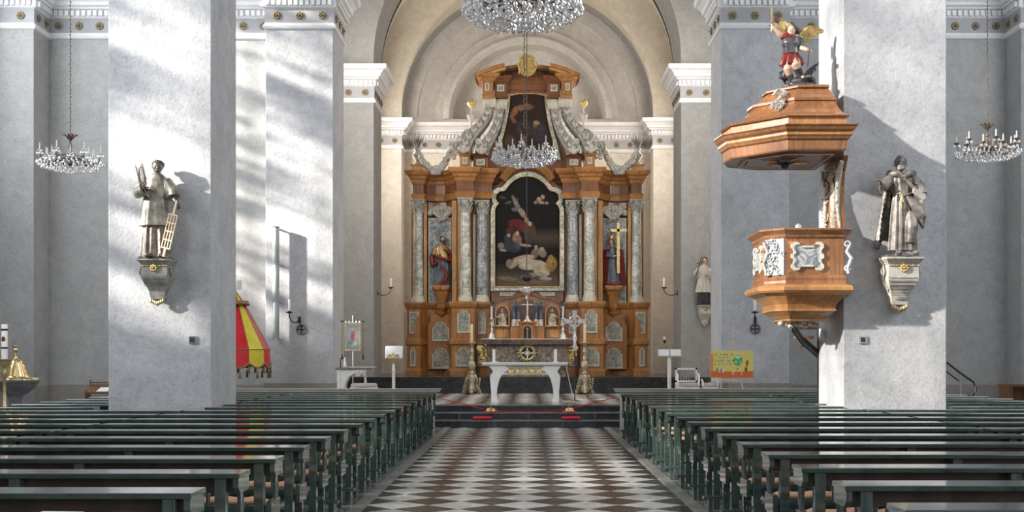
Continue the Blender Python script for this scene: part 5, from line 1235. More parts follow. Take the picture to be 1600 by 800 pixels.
t = thing('sanctuary_lamp', 'dark hanging sanctuary lamp with silver crown before the altar painting', 'lamp', (wx(823, 37.5), 37.5, wz(470, 37.5)))
mb = MB(); z_ = lambda y: (470 - y) * 37.5 / F
mb.lathe([(.0, 0), (.03, .03), (.06, .08), (.03, .12), (.09, .20), (.15, .28), (.11, .33), (.16, .38), (.13, .42)], 14)
for k in range(6): a = 2 * pi * k / 6; mb.tube([(.12 * cos(a), .12 * sin(a), .34), (.20 * cos(a), .20 * sin(a), .40), (.17 * cos(a), .17 * sin(a), .28)], .02, 6)
mb.build('silver_bowl', 'silver', t)
MB().ball((0, 0, .72), (.15, .15, .13)).build('dark_globe', 'iron', t)
mb = MB()
for k in range(3): a = 2 * pi * k / 3; mb.tube([(.13 * cos(a), .13 * sin(a), .42), (.03 * cos(a), .03 * sin(a), .62)], .01, 5)
mb.build('red_chains', 'red', t)
MB().tube([(0, 0, .8), (0, 0, 15 - wz(470, 37.5) - .05)], .012, 5).build('hanging_wire', 'iron', t)

# ================================================================ chandeliers
def chandelier(loc, label, rad, dense, ztop, dark=False, grp='crystal chandeliers'):
    t = thing('chandelier', label, 'chandelier', loc, 0, grp); am = 'antique'
    k = rad / .6; rnd = random.Random(int(loc[0] * 10 + loc[1]))
    mb = MB(); L = ztop - loc[2] - .52 * k; n = int(L / .07)
    mb.tube([(0, 0, .5 * k), (0, 0, .5 * k + L)], .006, 6)
    for j in range(n): mb.ball((.006 * (-1) ** j, 0, .53 * k + j * .07), (.014, .014, .026), 6, 4)
    mb.build('chain', am, t)
    mb = MB().lathe([(0, -.10), (.03, -.08), (.07, -.03), (.08, .03), (.05, .06), (.028, .10), (.05, .14), (.055, .17), (.03, .2), (.02, .26), (.045, .29), (.02, .32), (.018, .40), (.06, .43), (.075, .46), (.02, .47), (.012, .52)], 14)
    mb.v = [(x * k, y * k, z * k) for x, y, z in mb.v]; mb.build('stem', am, t)
    mb = MB()
    for j in range(8):
        a = 2 * pi * j / 8; mb.tube([(.05 * k * cos(a), .05 * k * sin(a), .43 * k), (.09 * k * cos(a), .09 * k * sin(a), .49 * k), (.13 * k * cos(a), .13 * k * sin(a), .51 * k), (.155 * k * cos(a), .155 * k * sin(a), .485 * k)], [.014 * k, .02 * k, .014 * k, .004], 6, flat=.5)
    mb.build('leaf_crown', am, t)
    na = 14; proto = None
    for j in range(na):
        a = 2 * pi * (j + .3) / na; lo = j % 2
        if j < 2:
            RR = rad * (.93 if lo == 0 else .70); zc = .15 * k if lo == 0 else .09 * k
            arm = MB().tube([(.05 * k, 0, 0), (.16 * k, 0, .06 * k), (.28 * k, 0, .0), (RR * .72, 0, -.06 * k), (RR * .93, 0, -.02 * k), (RR, 0, zc - .03 * k)], [.016 * k, .013 * k, .013 * k, .013 * k, .012 * k, .010 * k], 7).tube([(.14 * k, 0, .06 * k), (.2 * k, 0, .11 * k), (.27 * k, 0, .09 * k), (.25 * k, 0, .05 * k)], .007 * k, 5).build('arm', am, t)
            cup = MB().lathe([(.012, -.02), (.03, -.01), (.06, .012), (.058, .018), (.02, .01), (.02, .03)], 12); cup.v = [(x * k, y * k, z * k) for x, y, z in cup.v]; cup = cup.build('drip_cup', 'crystal' if not dark else am, arm, (RR, 0, zc))
            cn = MB().lathe([(.012, .02), (.012, .10), (.006, .105), (.013, .12), (.011, .14), (.002, .165)], 8); cn.v = [(x * k, y * k, z * k) for x, y, z in cn.v]; cn = cn.build('candle_bulb', 'wax', arm, (RR, 0, zc))
            pr_ = (arm, cup, cn); proto = (proto or []) + [pr_]; arm.rotation_euler = (0, 0, a)
        else:
            A, c_, d_ = proto[lo]; A2 = A.copy(); COL.objects.link(A2); A2.rotation_euler = (0, 0, a)
            for ch in (c_, d_): q_ = ch.copy(); COL.objects.link(q_); q_.parent = A2
    mb = MB()
    def drop(x, y, z, sz):
        mb.loft([[(x + sz * .42 * r * cos(b_), y + sz * .2 * r * sin(b_), z + zz * sz) for b_ in [2 * pi * q_ / 6 for q_ in range(6)]] for r, zz in ((.1, 0), (.55, -.35), (1, -.8), (.7, -1.15), (.05, -1.4))], False, True)
    for j in range(na):
        a = 2 * pi * (j + .3) / na; lo = j % 2; RR = rad * (.93 if lo == 0 else .70); zc = .13 * k if lo == 0 else .07 * k
        for q_ in range(6 if dense else 5):
            b_ = 2 * pi * q_ / (6 if dense else 5); drop(RR * cos(a) + .055 * k * cos(b_), RR * sin(a) + .055 * k * sin(b_), zc, (.05 if dense else .04) * k)
    rows = [(1.0, -.01, .055, 44), (.93, -.05, .055, 40), (.82, -.09, .055, 36), (.68, -.115, .05, 30), (.52, -.13, .05, 24), (.36, -.14, .05, 16), (.2, -.15, .05, 10)]
    if dense: rows += [(.98, .05, .055, 40), (.88, .04, .05, 34), (.72, .02, .05, 28), (.6, -.02, .05, 24), (.45, -.06, .05, 20), (.3, -.08, .05, 14)]
    for (rr, z, sz, n_) in rows:
        for q_ in range(n_):
            if not dense and q_ % 5 == 4: continue
            b_ = 2 * pi * (q_ + rnd.uniform(-.3, .3)) / n_; drop(rad * rr * cos(b_), rad * rr * sin(b_), (z + rnd.uniform(-.015, .015)) * k, sz * k * rnd.uniform(.85, 1.15))
    for (rr, z) in ((.95, .0), (.7, -.08), (.4, -.12)):
        mb.tube([(rad * rr * cos(2 * pi * q_ / 40), rad * rr * sin(2 * pi * q_ / 40), z * k - .012 * k * abs(sin(q_ * pi * na / 40))) for q_ in range(41)], .006 * k, 5)
    c_ = mb.build('crystal_drops', 'crystal', t); c_['kind'] = 'stuff'; c_['label'] = 'hanging cut crystal drops'
    MB().ball((0, 0, -.21 * k), .028 * k, 12, 8).tube([(0, 0, -.19 * k), (0, 0, -.09 * k)], .004 * k, 5).build('crystal_ball', 'crystal', t)
    return t
YC = 23.3
chandelier((wx(110, YC), YC, wz(252, YC)), 'small crystal chandelier hanging in the left side aisle', .60, False, 16.4)
chandelier((wx(1543, YC), YC, wz(235, YC)), 'small dark crystal chandelier hanging in the right side aisle', .60, False, 16.4, True)
chandelier((wx(819, YC), YC, wz(243, YC)), 'dense crystal chandelier hanging in front of the altarpiece', .61, True, 18.3)
chandelier((wx(816, 12.7), 12.7, wz(8, 12.7)), 'largest crystal chandelier, hanging above the centre aisle at the very top', .62, True, 18.3)

# ================================================================ sconces, crosses, small wall things
def sconce(x, y, z, ang, reach, label, disk=True, sag=0):
    t = thing('candle_sconce', label, 'sconce', (x, y, z), ang, 'iron wall sconces')
    MB().box(-.03, .03, -.02, 0, -.08, .08).build('wall_plate', 'iron', t)
    MB().tube([(0, -.01, 0), (0, -reach * .35, -.07), (0, -reach * .75, -.05), (0, -reach, .06), (0, -reach, .14)], .013, 7).build('arm', 'iron', t)
    MB().lathe([(.015, .13), (.03, .14), (.085, .16), (.09, .175), (.02, .17), (.022, .21), (.0, .21)], 14, (0, -reach, 0)).build('drip_pan', 'iron', t)
    MB().lathe([(.028, .2), (.028, .46), (.0, .465)], 10, (0, -reach, 0)).build('candle', 'wax', t)
    return t
def crossdisc(x, y, z, label, ang=0):
    t = thing('consecration_cross', label, 'wall cross', (x, y, z), ang, 'round consecration crosses')
    MB().loft([[((.105 + .02 * cos(a)) * cos(b_), -.012 + .014 * sin(a), (.105 + .02 * cos(a)) * sin(b_)) for a in [2 * pi * j / 8 for j in range(8)]] for b_ in [2 * pi * k / 28 for k in range(29)]], True, False).build('ring', 'dark', t)
    mb = MB().box(-.07, .07, -.012, 0, -.012, .012).box(-.012, .012, -.012, 0, -.07, .07)
    for (a, b_) in ((-.07, 0), (.07, 0), (0, .07), (0, -.07)): mb.ball((a, -.006, b_), (.024, .012, .024), 8, 6)
    mb.build('cross', 'iron', t)
sconce(wx(468, 28.2), 28.2, wz(500, 28.2), 0, .45, 'iron wall sconce with white candle on the left crossing pillar').rotation_euler = (0, 0, -.35)
crossdisc(wx(471, 28.2), 28.19, wz(515, 28.2), 'round consecration cross below the sconce on the left crossing pillar')
sconce(wx(1180, 28.2), 28.2, wz(500, 28.2), 0, .45, 'iron wall sconce with candle right under the pulpit bowl').rotation_euler = (0, 0, -.2)
crossdisc(wx(1180, 28.2), 28.19, wz(514, 28.2), 'round consecration cross beneath the pulpit beside the easel')
sconce(-4.6, 37.2, wz(458, 37.2), pi / 2, .42, 'iron wall sconce left of the high altar')
sconce(4.6, 37.2, wz(458, 37.2), -pi / 2, .42, 'iron wall sconce right of the high altar')
for (px, nm) in ((300.5, 'left'), (1348.5, 'right')):
    t = thing('wall_socket', 'small dark square box on the front of the %s nave pillar' % nm, 'wall box', (wx(px, 17.68), 17.7, wz(531, 17.68)))
    bevel(MB().box(-.055, .055, -.025, 0, -.055, .055).build('box', 'steel', t)); MB().box(-.035, .035, -.03, -.02, -.035, .035).build('lid', 'iron', t)
# column loudspeaker on the left crossing pillar
t = thing('column_loudspeaker', 'tall slim pale grey column loudspeaker on the left crossing pillar', 'loudspeaker', (wx(431, 28.0), 28.0, wz(530, 28.0)))
h = (530 - 355) * 28 / F
for k in range(3):
    mb = MB().lathe([(.075, h * k / 3 + .01), (.08, h * k / 3 + .02), (.08, h * (k + 1) / 3 - .02), (.075, h * (k + 1) / 3 - .01)], 20); mb.build('speaker_tube', 'speaker', t)
    MB().lathe([(.083, h * k / 3 - .005), (.083, h * k / 3 + .015)], 20).box(-.02, .02, 0, .2, h * k / 3, h * k / 3 + .03).build('bracket', 'steel', t)
MB().lathe([(.083, h - .012), (.083, h + .01), (0, h + .01)], 20).box(-.02, .02, 0, .2, h - .03, h).build('end_cap', 'iron', t)

# ================================================================ striped canopy behind the left pillar
YO = 26.2; so_ = YO / F; cxo = wx(366, YO)
t = thing('processional_canopy', 'red and yellow striped silk canopy with tasselled valance behind the left pillar', 'canopy', (cxo, YO, 0.01))
Ho = wz(455, YO); Hm = wz(547, YO); Hb = wz(568, YO); Ro = 55 * so_; ng = 12
for g_ in range(ng):
    mt_ = 'silk' if g_ % 2 == 1 else 'yellow'; a0 = 2 * pi * (g_ + .233) / ng; a1 = 2 * pi * (g_ + 1.233) / ng
    mb = MB(); rings = []
    for i in range(9):
        u = i / 8; r = .03 + (Ro - .03) * (u ** .92); z = Ho + (Hm - Ho) * u
        rings.append([(r * cos(a0 + (a1 - a0) * j / 6) * (1 - .02 * sin(pi * j / 6) * u), r * sin(a0 + (a1 - a0) * j / 6), z - .02 * sin(pi * j / 6) * u) for j in range(7)])
    mb.loft(rings, True, False, False)
    val = [[(Ro * cos(a0 + (a1 - a0) * j / 6) * (1 + .01 * v_), Ro * sin(a0 + (a1 - a0) * j / 6), Hm + (Hb - Hm - .10 * sin(pi * j / 6)) * v_) for j in range(7)] for v_ in (0, .5, 1)]
    mb.loft(val, True, False, False); gr_ = mb.build('silk_gore', mt_, t)
    mb = MB(); mb.tube([(p_[0] * 1.003, p_[1] * 1.003, p_[2]) for p_ in val[-1]], .022, 6); mb.tube([(p_[0] * 1.003, p_[1] * 1.003, p_[2]) for p_ in val[0]], .010, 6)
    mb.tube([(r_[0][0], r_[0][1], r_[0][2]) for r_ in rings], .008, 5); mb.build('fringe', 'fringe', gr_)
    for j in (0, 3):
        p_ = val[-1][j]; MB().tube([p_, (p_[0], p_[1], p_[2] - .07)], .006, 5).lathe([(.0, -.06), (.02, -.08), (.026, -.10), (.022, -.12), (.032, -.22), (.0, -.22)], 8, p_).build('tassel', 'fringe', gr_)
mb = MB(); mb.lathe([(.30, wz(471, YO)), (.315, wz(474, YO)), (.33, wz(478, YO)), (.31, wz(473, YO))], 24); mb.build('crown_band', 'fringe', t)
MB().lathe([(.03, 0), (.03, Ho), (.05, Ho + .02), (.03, Ho + .06)], 12).build('pole', 'bone', t)
MB().lathe([(.35, 0), (.35, .04), (.06, .07), (.04, .15)], 20).build('stand_foot', 'iron', t)
MB().lathe([(.07, 0), (.09, .08), (.08, .16), (.085, .2), (0, .2)], 14, (.08, 0, Ho + .03)).build('white_finial', 'ivory', t)

# ================================================================ font corner, far left
YF = 22.0
t = thing('baptismal_font', 'grey stone baptismal font with stepped brass lid at the far left', 'font', (wx(24, YF), YF, 0.01))
zr = wz(594, YF)
MB().lathe([(.26, 0), (.26, .06), (.2, .10), (.12, .2), (.11, zr - .36), (.15, zr - .33), (.12, zr - .30), (.22, zr - .25), (.34, zr - .15), (.40, zr - .05), (.43, zr - .03), (.43, zr), (.38, zr), (0, zr)], 32).build('stone_bowl', 'marb', t).data.materials[0] = mottled('dark_grey_font_stone', (.14, .14, .15), (.24, .24, .25), 8, .35)
MB().lathe([(.41, zr), (.41, zr + .03), (.24, zr + .04), (.25, zr + .07), (.21, zr + .12), (.22, zr + .15), (.17, zr + .21), (.18, zr + .24), (.12, zr + .3), (.13, zr + .33), (.06, zr + .37), (.03, zr + .39), (.05, zr + .43), (.02, zr + .48), (.04, zr + .52), (.045, zr + .55), (.015, zr + .57), (.05, zr + .60), (.05, zr + .62), (0, zr + .62)], 32).build('brass_lid', 'goldlid', t)
YK = 21.4
t = thing('paschal_candle', 'tall white paschal candle with dark bands on a brass stand beside the font', 'candle', (wx(7, YK), YK, .01)); zc_ = wz(562, YK)
MB().lathe([(.22, 0), (.22, .03), (.10, .08), (.04, .15), (.03, .6), (.06, .64), (.03, .68), (.03, zc_ - .3), (.06, zc_ - .25), (.04, zc_ - .2), (.05, zc_ - .12), (.10, zc_ - .08), (.08, zc_ - .05), (.15, zc_ - .01), (.16, zc_), (0, zc_)], 20).build('stand', 'brass', t)
hh = wz(508, YK) - zc_; MB().lathe([(.055, zc_), (.055, zc_ + hh), (0, zc_ + hh + .01)], 20).build('candle', 'wax', t)
for z_f, th_ in ((.30, .03), (.82, .035)): MB().lathe([(.057, zc_ + hh * z_f), (.057, zc_ + hh * z_f + th_)], 20).build('dark_band', 'iron', t)
MB().ball((.0, -.045, zc_ + hh * .58), (.035, .018, .055)).build('dark_emblem', 'red', t)
YD = 24.6
t = thing('prayer_desk', 'brown wooden prayer desk with white sheet left of the left pillar', 'desk', (wx(157, YD), YD, .01)); zt = wz(604, YD)
w_ = .26
mb = MB().add([(-w_, -.2, zt - .12), (w_, -.2, zt - .12), (w_, .1, zt), (-w_, .1, zt), (-w_, -.2, zt - .15), (w_, -.2, zt - .15), (w_, .1, zt - .03), (-w_, .1, zt - .03)], [(0, 1, 2, 3), (4, 7, 6, 5), (0, 4, 5, 1), (1, 5, 6, 2), (2, 6, 7, 3), (3, 7, 4, 0)]); mb.build('sloping_top', 'woodd', t)
mb = MB().box(-w_, w_, .10, .12, zt + .01, zt + .03).box(-w_, w_, .10, .12, zt + .06, zt + .08)
for k in range(9): mb.tube([(-w_ + .03 + k * .058, .11, zt - .0), (-w_ + .03 + k * .058, .11, zt + .07)], .009, 6)
mb.tube([(-w_ + .02, .11, zt), (-w_ + .02, .11, zt + .12)], .016, 6); mb.tube([(w_ - .02, .11, zt), (w_ - .02, .11, zt + .12)], .016, 6); mb.build('gallery_rail', 'woodd', t)
for sg in (-1, 1): MB().box(min(sg * (w_ - .03), sg * w_), max(sg * (w_ - .03), sg * w_), -.16, .1, 0, zt - .08).build('side_panel', 'woodd', t)
MB().add([(-.03, -.17, zt - .103), (.2, -.17, zt - .103), (.22, .02, zt - .026), (.0, .02, zt - .026)], [(0, 1, 2, 3)]).build('fixed_notice', 'paper', t)

# ================================================================ side furniture left of the chancel
PF = .4665
YT = 27.75
t = thing('side_altar_table', 'pale carved side table with white cloth in front of the left choir pillar', 'table', (wx(553, YT), YT, PF)); zt = wz(574, YT) - PF; w2 = 26 * YT / F
MB().pblock([(-w2, -.25), (w2, -.25), (w2, .22), (-w2, .22)], [(zt - .05, -.02), (zt - .03, .01), (zt, .02)]).build('top', 'stoneg', t)
MB().box(-w2 + .03, -w2 + .10, -.22, .18, 0, zt - .05).build('side_panel', 'ivory', t)
MB().prism([(-w2 + .1, zt - .05), (w2 - .1, zt - .05), (w2 - .12, zt - .10), (-w2 + .42, zt - .13), (-w2 + .27, zt - .22), (-w2 + .2, zt - .38), (-w2 + .17, 0), (-w2 + .1, 0)], -.2, .15).build('arched_front', 'ivory', t)
mb = MB(); curls(mb, w2 - .32, w2 - .08, zt - .20, zt - .06, -.2, 2, 7, .018, .06); mb.tube([(w2 - .14, -.05, zt - .05), (w2 - .10, -.05, zt * .5), (w2 - .14, -.05, 0)], .03, 8); mb.build('carved_leg', 'ivory', t)
MB().box(-.1, w2 + .12, -.27, .2, zt + .001, zt + .012).build('white_cloth', 'wax', t)
t = thing('processional_banner', 'small dark framed saint banner on a pole beside the left choir pillar', 'banner', (wx(551, 28.0), 28.0, PF)); z0, z1 = wz(548, 28) - PF, wz(504, 28) - PF; bw = .185
MB().tube([(0, .03, 0), (0, .03, z1 + .16)], .012, 8).build('pole', 'ivory', t)
MB().tube([(-bw - .06, .0, z1 + .03), (bw + .06, .0, z1 + .03)], .012, 8).ball((-bw - .07, 0, z1 + .03), .022, 8, 6).ball((bw + .07, 0, z1 + .03), .022, 8, 6).tube([(-.05, .02, z1 + .03), (0, .03, z1 + .14), (.05, .02, z1 + .03)], .004, 5).build('crossbar', 'iron', t)
MB().box(-bw, bw, .0, .012, z0, z1).build('cloth', mottled('brown_banner_cloth', (.15, .12, .09), (.22, .18, .13), 10, .8), t)
MB().strip([(-bw, z0), (bw, z0), (bw, z1), (-bw, z1)], [(-bw + .035, z0 + .035), (bw - .035, z0 + .035), (bw - .035, z1 - .035), (-bw + .035, z1 - .035)], -.006, .0).build('gold_border', 'brass', t)
canvas('embroidered_picture', [(-bw + .035, z0 + .035), (bw - .035, z0 + .035), (bw - .035, z1 - .035), (-bw + .035, z1 - .035)], -.004,
       [(.5, .45, .16, .26, 0, (.30, .05, .06), .9), (.5, .22, .10, .06, 0, (.5, .36, .28), .9), (.42, .35, .1, .1, .3, (.22, .23, .26), .8), (.3, .75, .14, .08, .2, (.12, .2, .2), .8), (.7, .78, .16, .07, -.2, (.5, .5, .48), .8), (.55, .85, .2, .05, 0, (.45, .45, .42), .7)], lambda u, w_: (.26, .29, .31), t, 24, 40, 3, 'paintflat', False)
mb = MB()
for k in range(5): mb.loft([[(-bw + .03 + k * .08 + .03 * cos(a), .005 + .022 * sin(a) * 1, z1 + .0 + .04 * q_) for a in [2 * pi * j / 8 for j in range(8)]] for q_ in (0, 1)], True)
mb.build('hanging_loops', 'ivory', t)
for sg in (-1, 1): MB().tube([(sg * (bw + .05), -.01, z1 + .03), (sg * (bw + .055), -.01, z0 - .08)], .006, 6).lathe([(.0, .0), (.02, -.02), (.014, -.04), (.03, -.12), (0, -.12)], 8, (sg * (bw + .055), -.01, z0 - .08)).build('tassel_cord', 'iron', t)
t = thing('candle_holder', 'two little dark and white altar sticks on the carved side table', 'candlestick', (wx(532, 27.7), 27.7, PF + wz(574, YT) - PF + .002))
t['label'] = 'slim dark candle and small white jug standing at the side table end'
MB().lathe([(.035, 0), (.015, .02), (.012, .2), (0, .2)], 8, (.0, 0, 0)).build('dark_candle', 'iron', t)
MB().lathe([(.045, 0), (.05, .03), (.03, .12), (.018, .2), (.022, .22), (0, .22)], 12, (.10, 0, 0)).build('jug', 'silver', t)
def armchair(px, Y, z, w, label, rz=0):
    t = thing('armchair', label, 'chair', (wx(px, Y), Y, z), rz, 'pale carved chancel seats')
    mb = MB(); rings = []
    for zz, k in ((.40, .97), (.43, 1.0), (.47, .98), (.49, .86)): rings.append([(w * k * (abs(cos(a)) ** .6) * (1 if cos(a) > 0 else -1), .22 * k * (abs(sin(a)) ** .6) * (1 if sin(a) > 0 else -1), zz) for a in [2 * pi * j / 28 for j in range(28)]])
    mb.loft(rings, True); mb.build('padded_seat', 'stone', t)
    MB().box(-w, w, -.2, .2, .34, .40).build('seat_rail', 'ivory', t)
    for sx in (-1, 1):
        for sy in (-1, 1): MB().lathe([(.018, 0), (.025, .05), (.016, .1), (.032, .2), (.016, .27), (.03, .34)], 10, (sx * (w - .04), sy * .17, 0)).build('leg', 'ivory', t)
    mb = MB()
    for k in range(6):
        for sy in (-1,): mb.lathe([(.010, .08), (.022, .14), (.010, .2), (.024, .26), (.012, .34)], 8, (-w + .1 + k * (2 * w - .2) / 5, sy * .18, 0))
    mb.build('front_balusters', 'ivory', t); return t
armchair(569, 27.0, PF, .29, 'pale baluster stool with padded seat before the carved side table')
a_ = armchair(1074, 27.5, PF, .25, 'pale armchair with patterned upholstery left of the easel')
MB().box(-.25, .25, .18, .23, .5, .54).box(-.25, .25, .18, .23, .78, .82).box(-.25, -.21, .18, .23, 0, .82).box(.21, .25, .18, .23, 0, .82).build('back_frame', 'ivory', a_)
mb = MB()
for k in range(7): mb.lathe([(.012, .54), (.022, .6), (.010, .66), (.022, .72), (.012, .78)], 8, (-.18 + k * .06, .2, 0))
mb.build('back_spindles', 'stoneg', a_)
for sx in (-1, 1): MB().tube([(sx * .23, .2, .68), (sx * .24, 0, .69), (sx * .24, -.18, .66), (sx * .23, -.19, .42)], .022, 8).build('armrest', 'ivory', a_)
a_ = armchair(1108, 27.5, PF, .18, 'pale patterned footstool seat between the armchair and the easel')
for sx in (-1, 1): MB().tube([(sx * .16, -.18, .42), (sx * .17, -.18, .52), (sx * .17, 0, .56)], .022, 8).build('armrest', 'ivory', a_)

# lecterns
YL = 27.9
t = thing('lectern', 'white lectern with gilt eagle on a slim post left of the altar', 'lectern', (wx(615, YL), YL, PF)); zt = wz(556, YL) - PF
MB().lathe([(.16, 0), (.16, .02), (.05, .04), (.035, .06), (.035, zt - .35), (.045, zt - .33), (.03, zt - .30), (.03, zt - .18)], 16).build('post', 'ivory', t)
mb = MB().box(-.20, .20, -.02, .02, 0, .30).xform(Matrix.Translation((0, .02, zt - .06)) @ Matrix.Rotation(-.35, 4, 'X')); bevel(mb.build('book_rest', 'paper', t), .01)
mb = MB(); mb.ball((0, -.08, zt - .04), (.035, .035, .075), 12, 8); mb.ball((0, -.10, zt + .05), (.022, .026, .024), 10, 8); mb.tube([(0, -.12, zt + .05), (.01, -.155, zt + .04)], [.012, .003], 6)
for sx in (-1, 1):
    for k in range(6): mb.tube([(sx * .02, -.08, zt - .0), (sx * (.08 + .012 * k), -.09, zt + .035 - .014 * k), (sx * (.16 - .008 * k), -.08, zt + .015 - .022 * k)], [.014, .016, .005], 6, flat=.6)
    mb.tube([(sx * .02, -.08, zt - .1), (sx * .03, -.08, zt - .16)], [.02, .012], 6)
mb.build('gilt_eagle', 'gold', t)
t = thing('lectern', 'white reading stand with microphone and open sloping board right of the altar', 'lectern', (wx(1046, YL), YL, PF)); zt = wz(556, YL) - PF
MB().lathe([(.18, 0), (.18, .02), (.05, .05), (.045, .07), (.045, zt - .02)], 16).build('post', 'ivory', t)
bevel(MB().box(-.27, .27, -.015, .015, -.10, .10).xform(Matrix.Translation((0, -.03, zt + .06)) @ Matrix.Rotation(-.5, 4, 'X')).build('reading_board', 'stone', t))
MB().box(-.25, -.02, -.03, -.02, -.08, .08).box(.02, .25, -.03, -.02, -.08, .08).xform(Matrix.Translation((0, -.03, zt + .06)) @ Matrix.Rotation(-.5, 4, 'X')).build('open_pages', 'paper', t)
MB().tube([(.03, .02, zt + .12), (.03, .02, zt + .2), (-.05, .0, zt + .28), (-.11, -.02, zt + .30)], .012, 7).build('gooseneck', 'stone', t)
MB().tube([(-.11, -.02, zt + .29), (-.12, -.03, zt + .37)], [.03, .03], 10).build('microphone', 'iron', t)
MB().tube([(-.12, -.02, zt + .37), (-.12, -.02, zt + .44)], .026, 10).build('windshield', 'wax', t)

# easel with children's poster
YE = 27.3; t = thing('easel', 'light wooden easel right of the altar', 'easel', (wx(1145, YE), YE, PF)); se = YE / F
def E(px, py): return ((px - 1145) * se, (HY - py) * se + EYE - PF)
t['label'] = 'light wooden easel standing right of the armchair holding a poster'
for (nm, p0, p1, yy) in (('leg', (1128, 593), (1121, 640), (-.02, -.15)), ('leg', (1157, 593), (1165, 640), (-.02, -.15)), ('mast', (1147, 508), (1144, 600), (.10, -.02))):
    a = E(*p0); b_ = E(*p1)
    if nm == 'leg': b_ = (b_[0], .0)
    MB().tube([(a[0], yy[0], a[1]), (b_[0], yy[1], b_[1])], .016, 6).build(nm, 'bone', t)
MB().tube([(0, .1, E(0, 560)[1]), (0, .55, 0)], .016, 6).build('rear_leg', 'bone', t)
MB().box(E(1123, 0)[0], E(1160, 0)[0], -.06, .02, E(0, 593)[1] - .03, E(0, 593)[1]).build('tray', 'bone', t)
MB().box(-.04 + .02, .06, -.03, .07, E(0, 547)[1], E(0, 547)[1] + .06).build('top_clamp', 'bone', t)
x0, x1, z0, z1 = E(1110, 0)[0], E(1176, 0)[0], E(0, 590)[1], E(0, 548)[1]
t = thing('childrens_poster', 'yellow and orange children\'s collage poster with green window standing on the easel', 'poster', (t.location.x, YE - .045, PF))
MB().box(x0, x1, .0, .02, z0, z1).build('board', 'paper', t)
def bg3(u, w_): return (.80, .17, .06) if w_ > .76 else ((.80, .32, .07) if u < .055 and w_ > .1 else (.80, .70, .20))
rn = random.Random(4); bl3 = [(.645, .37, .105, .19, 0, (.03, .09, .05), 1), (.645, .38, .085, .165, 0, (.10, .62, .22), 1), (.64, .24, .07, .045, 0, (.7, .82, .85), 1), (.59, .42, .022, .03, 0, (.8, .85, .8), 1), (.715, .45, .018, .08, 0, (.8, .45, .2), 1),
        (.86, .47, .028, .13, .12, (.30, .09, .05), 1), (.835, .70, .035, .10, 0, (.25, .08, .05), 1), (.63, .68, .016, .04, 0, (.3, .04, .04), 1), (.25, .74, .03, .08, 0, (.5, .3, .3), 1), (.30, .74, .025, .08, 0, (.85, .82, .78), 1), (.15, .72, .025, .09, 0, (.15, .3, .2), 1), (.20, .76, .02, .06, 0, (.7, .6, .2), 1)]
for (u, w_) in [(.13, .15), (.24, .13), (.32, .14), (.38, .14), (.50, .14), (.22, .25), (.31, .25), (.40, .26), (.10, .37), (.18, .38), (.26, .37), (.34, .36), (.42, .38), (.52, .36), (.10, .5), (.20, .5), (.29, .5), (.38, .49), (.47, .48)]:
    c = rn.choice([(.12, .12, .16), (.2, .16, .2), (.35, .3, .33), (.1, .08, .1)]); bl3.append((u, w_, rn.uniform(.016, .035), rn.uniform(.025, .05), 0, c, 1)); bl3.append((u, w_ - .012, .012, .018, 0, (.75, .65, .6), .9))
for q_ in (.485, .51, .535, .705, .72): bl3.append((q_ + .02, .82 + .0 * q_, .008, .10, .12, (.85, .6, .45), .9))
bl3.append((.60, .765, .13, .012, 0, (.85, .7, .5), 1))
canvas('poster_picture', [(x0, z0), (x1, z0), (x1, z1), (x0, z1)], -.002, bl3, bg3, t, 110, 74, 5, 'paintflat', False)

# ================================================================ chancel: white altar, candles, candlesticks, cross, bells
YT = 28.5; sT = YT / F; zt = wz(566, YT) - PF
t = thing('freestanding_altar', 'white altar table with five gilt figures under its top in the centre of the chancel', 'altar', (wx(820.5, YT), YT, PF))
def T(px, py): return ((px - 820.5) * sT, (HY - py) * sT + EYE - PF)
w2 = 66 * sT
MB().pblock([(-w2, -.35), (w2, -.35), (w2, .4), (-w2, .4)], [(zt - .075, -.03), (zt - .06, .0), (zt - .02, .015), (zt, .01)]).build('top', 'ivory', t)
for sg in (-1, 1):
    ol = [T(765, 572), T(791, 572), T(797, 578), T(790, 580), T(784, 586), T(780, 594), T(777, 606), T(776, 618), T(779, 628), T(768, 628), T(768, 612), T(766, 590), T(767, 586), T(771, 580)]
    ol = [(x * (1 if sg < 0 else -1), z) for x, z in ol]; ol = ol if sg < 0 else ol[::-1]
    for (y0, y1) in ((-.30, -.16), (.16, .30)):
        o = MB().prism(ol, y0, y1).build('leg', 'ivory', t); bevel(o, .012)
mb = MB().box(T(785, 0)[0], T(856, 0)[0], -.27, -.22, T(0, 583)[1], zt - .07).box(T(785, 0)[0], T(856, 0)[0], .22, .27, T(0, 583)[1], zt - .07); mb.build('apron', 'stone', t)
mb = MB().box(T(785, 0)[0], T(856, 0)[0], -.285, -.26, T(0, 585)[1], T(0, 583)[1]); mb.build('apron_rail', 'ivory', t)
for k in range(5):
    x = T(799.5 + 10.6 * k, 0)[0]; z = T(0, 583)[1]
    mb = MB(); mb.lathe([(.07, 0), (.075, .02), (.05, .05), (.055, .08), (.03, .11), (.0, .11)], 10, (x, -.28, z), 1, .5); mb.ball((x, -.29, z + .12), (.024, .02, .028), 8, 6)
    for sx in (-1, 1): mb.tube([(x + sx * .03, -.28, z + .08), (x + sx * .065, -.28, z + .04), (x + sx * .07, -.28, z + .0)], [.018, .02, .012], 6)
    mb.build('gilt_figure', 'gold', t)
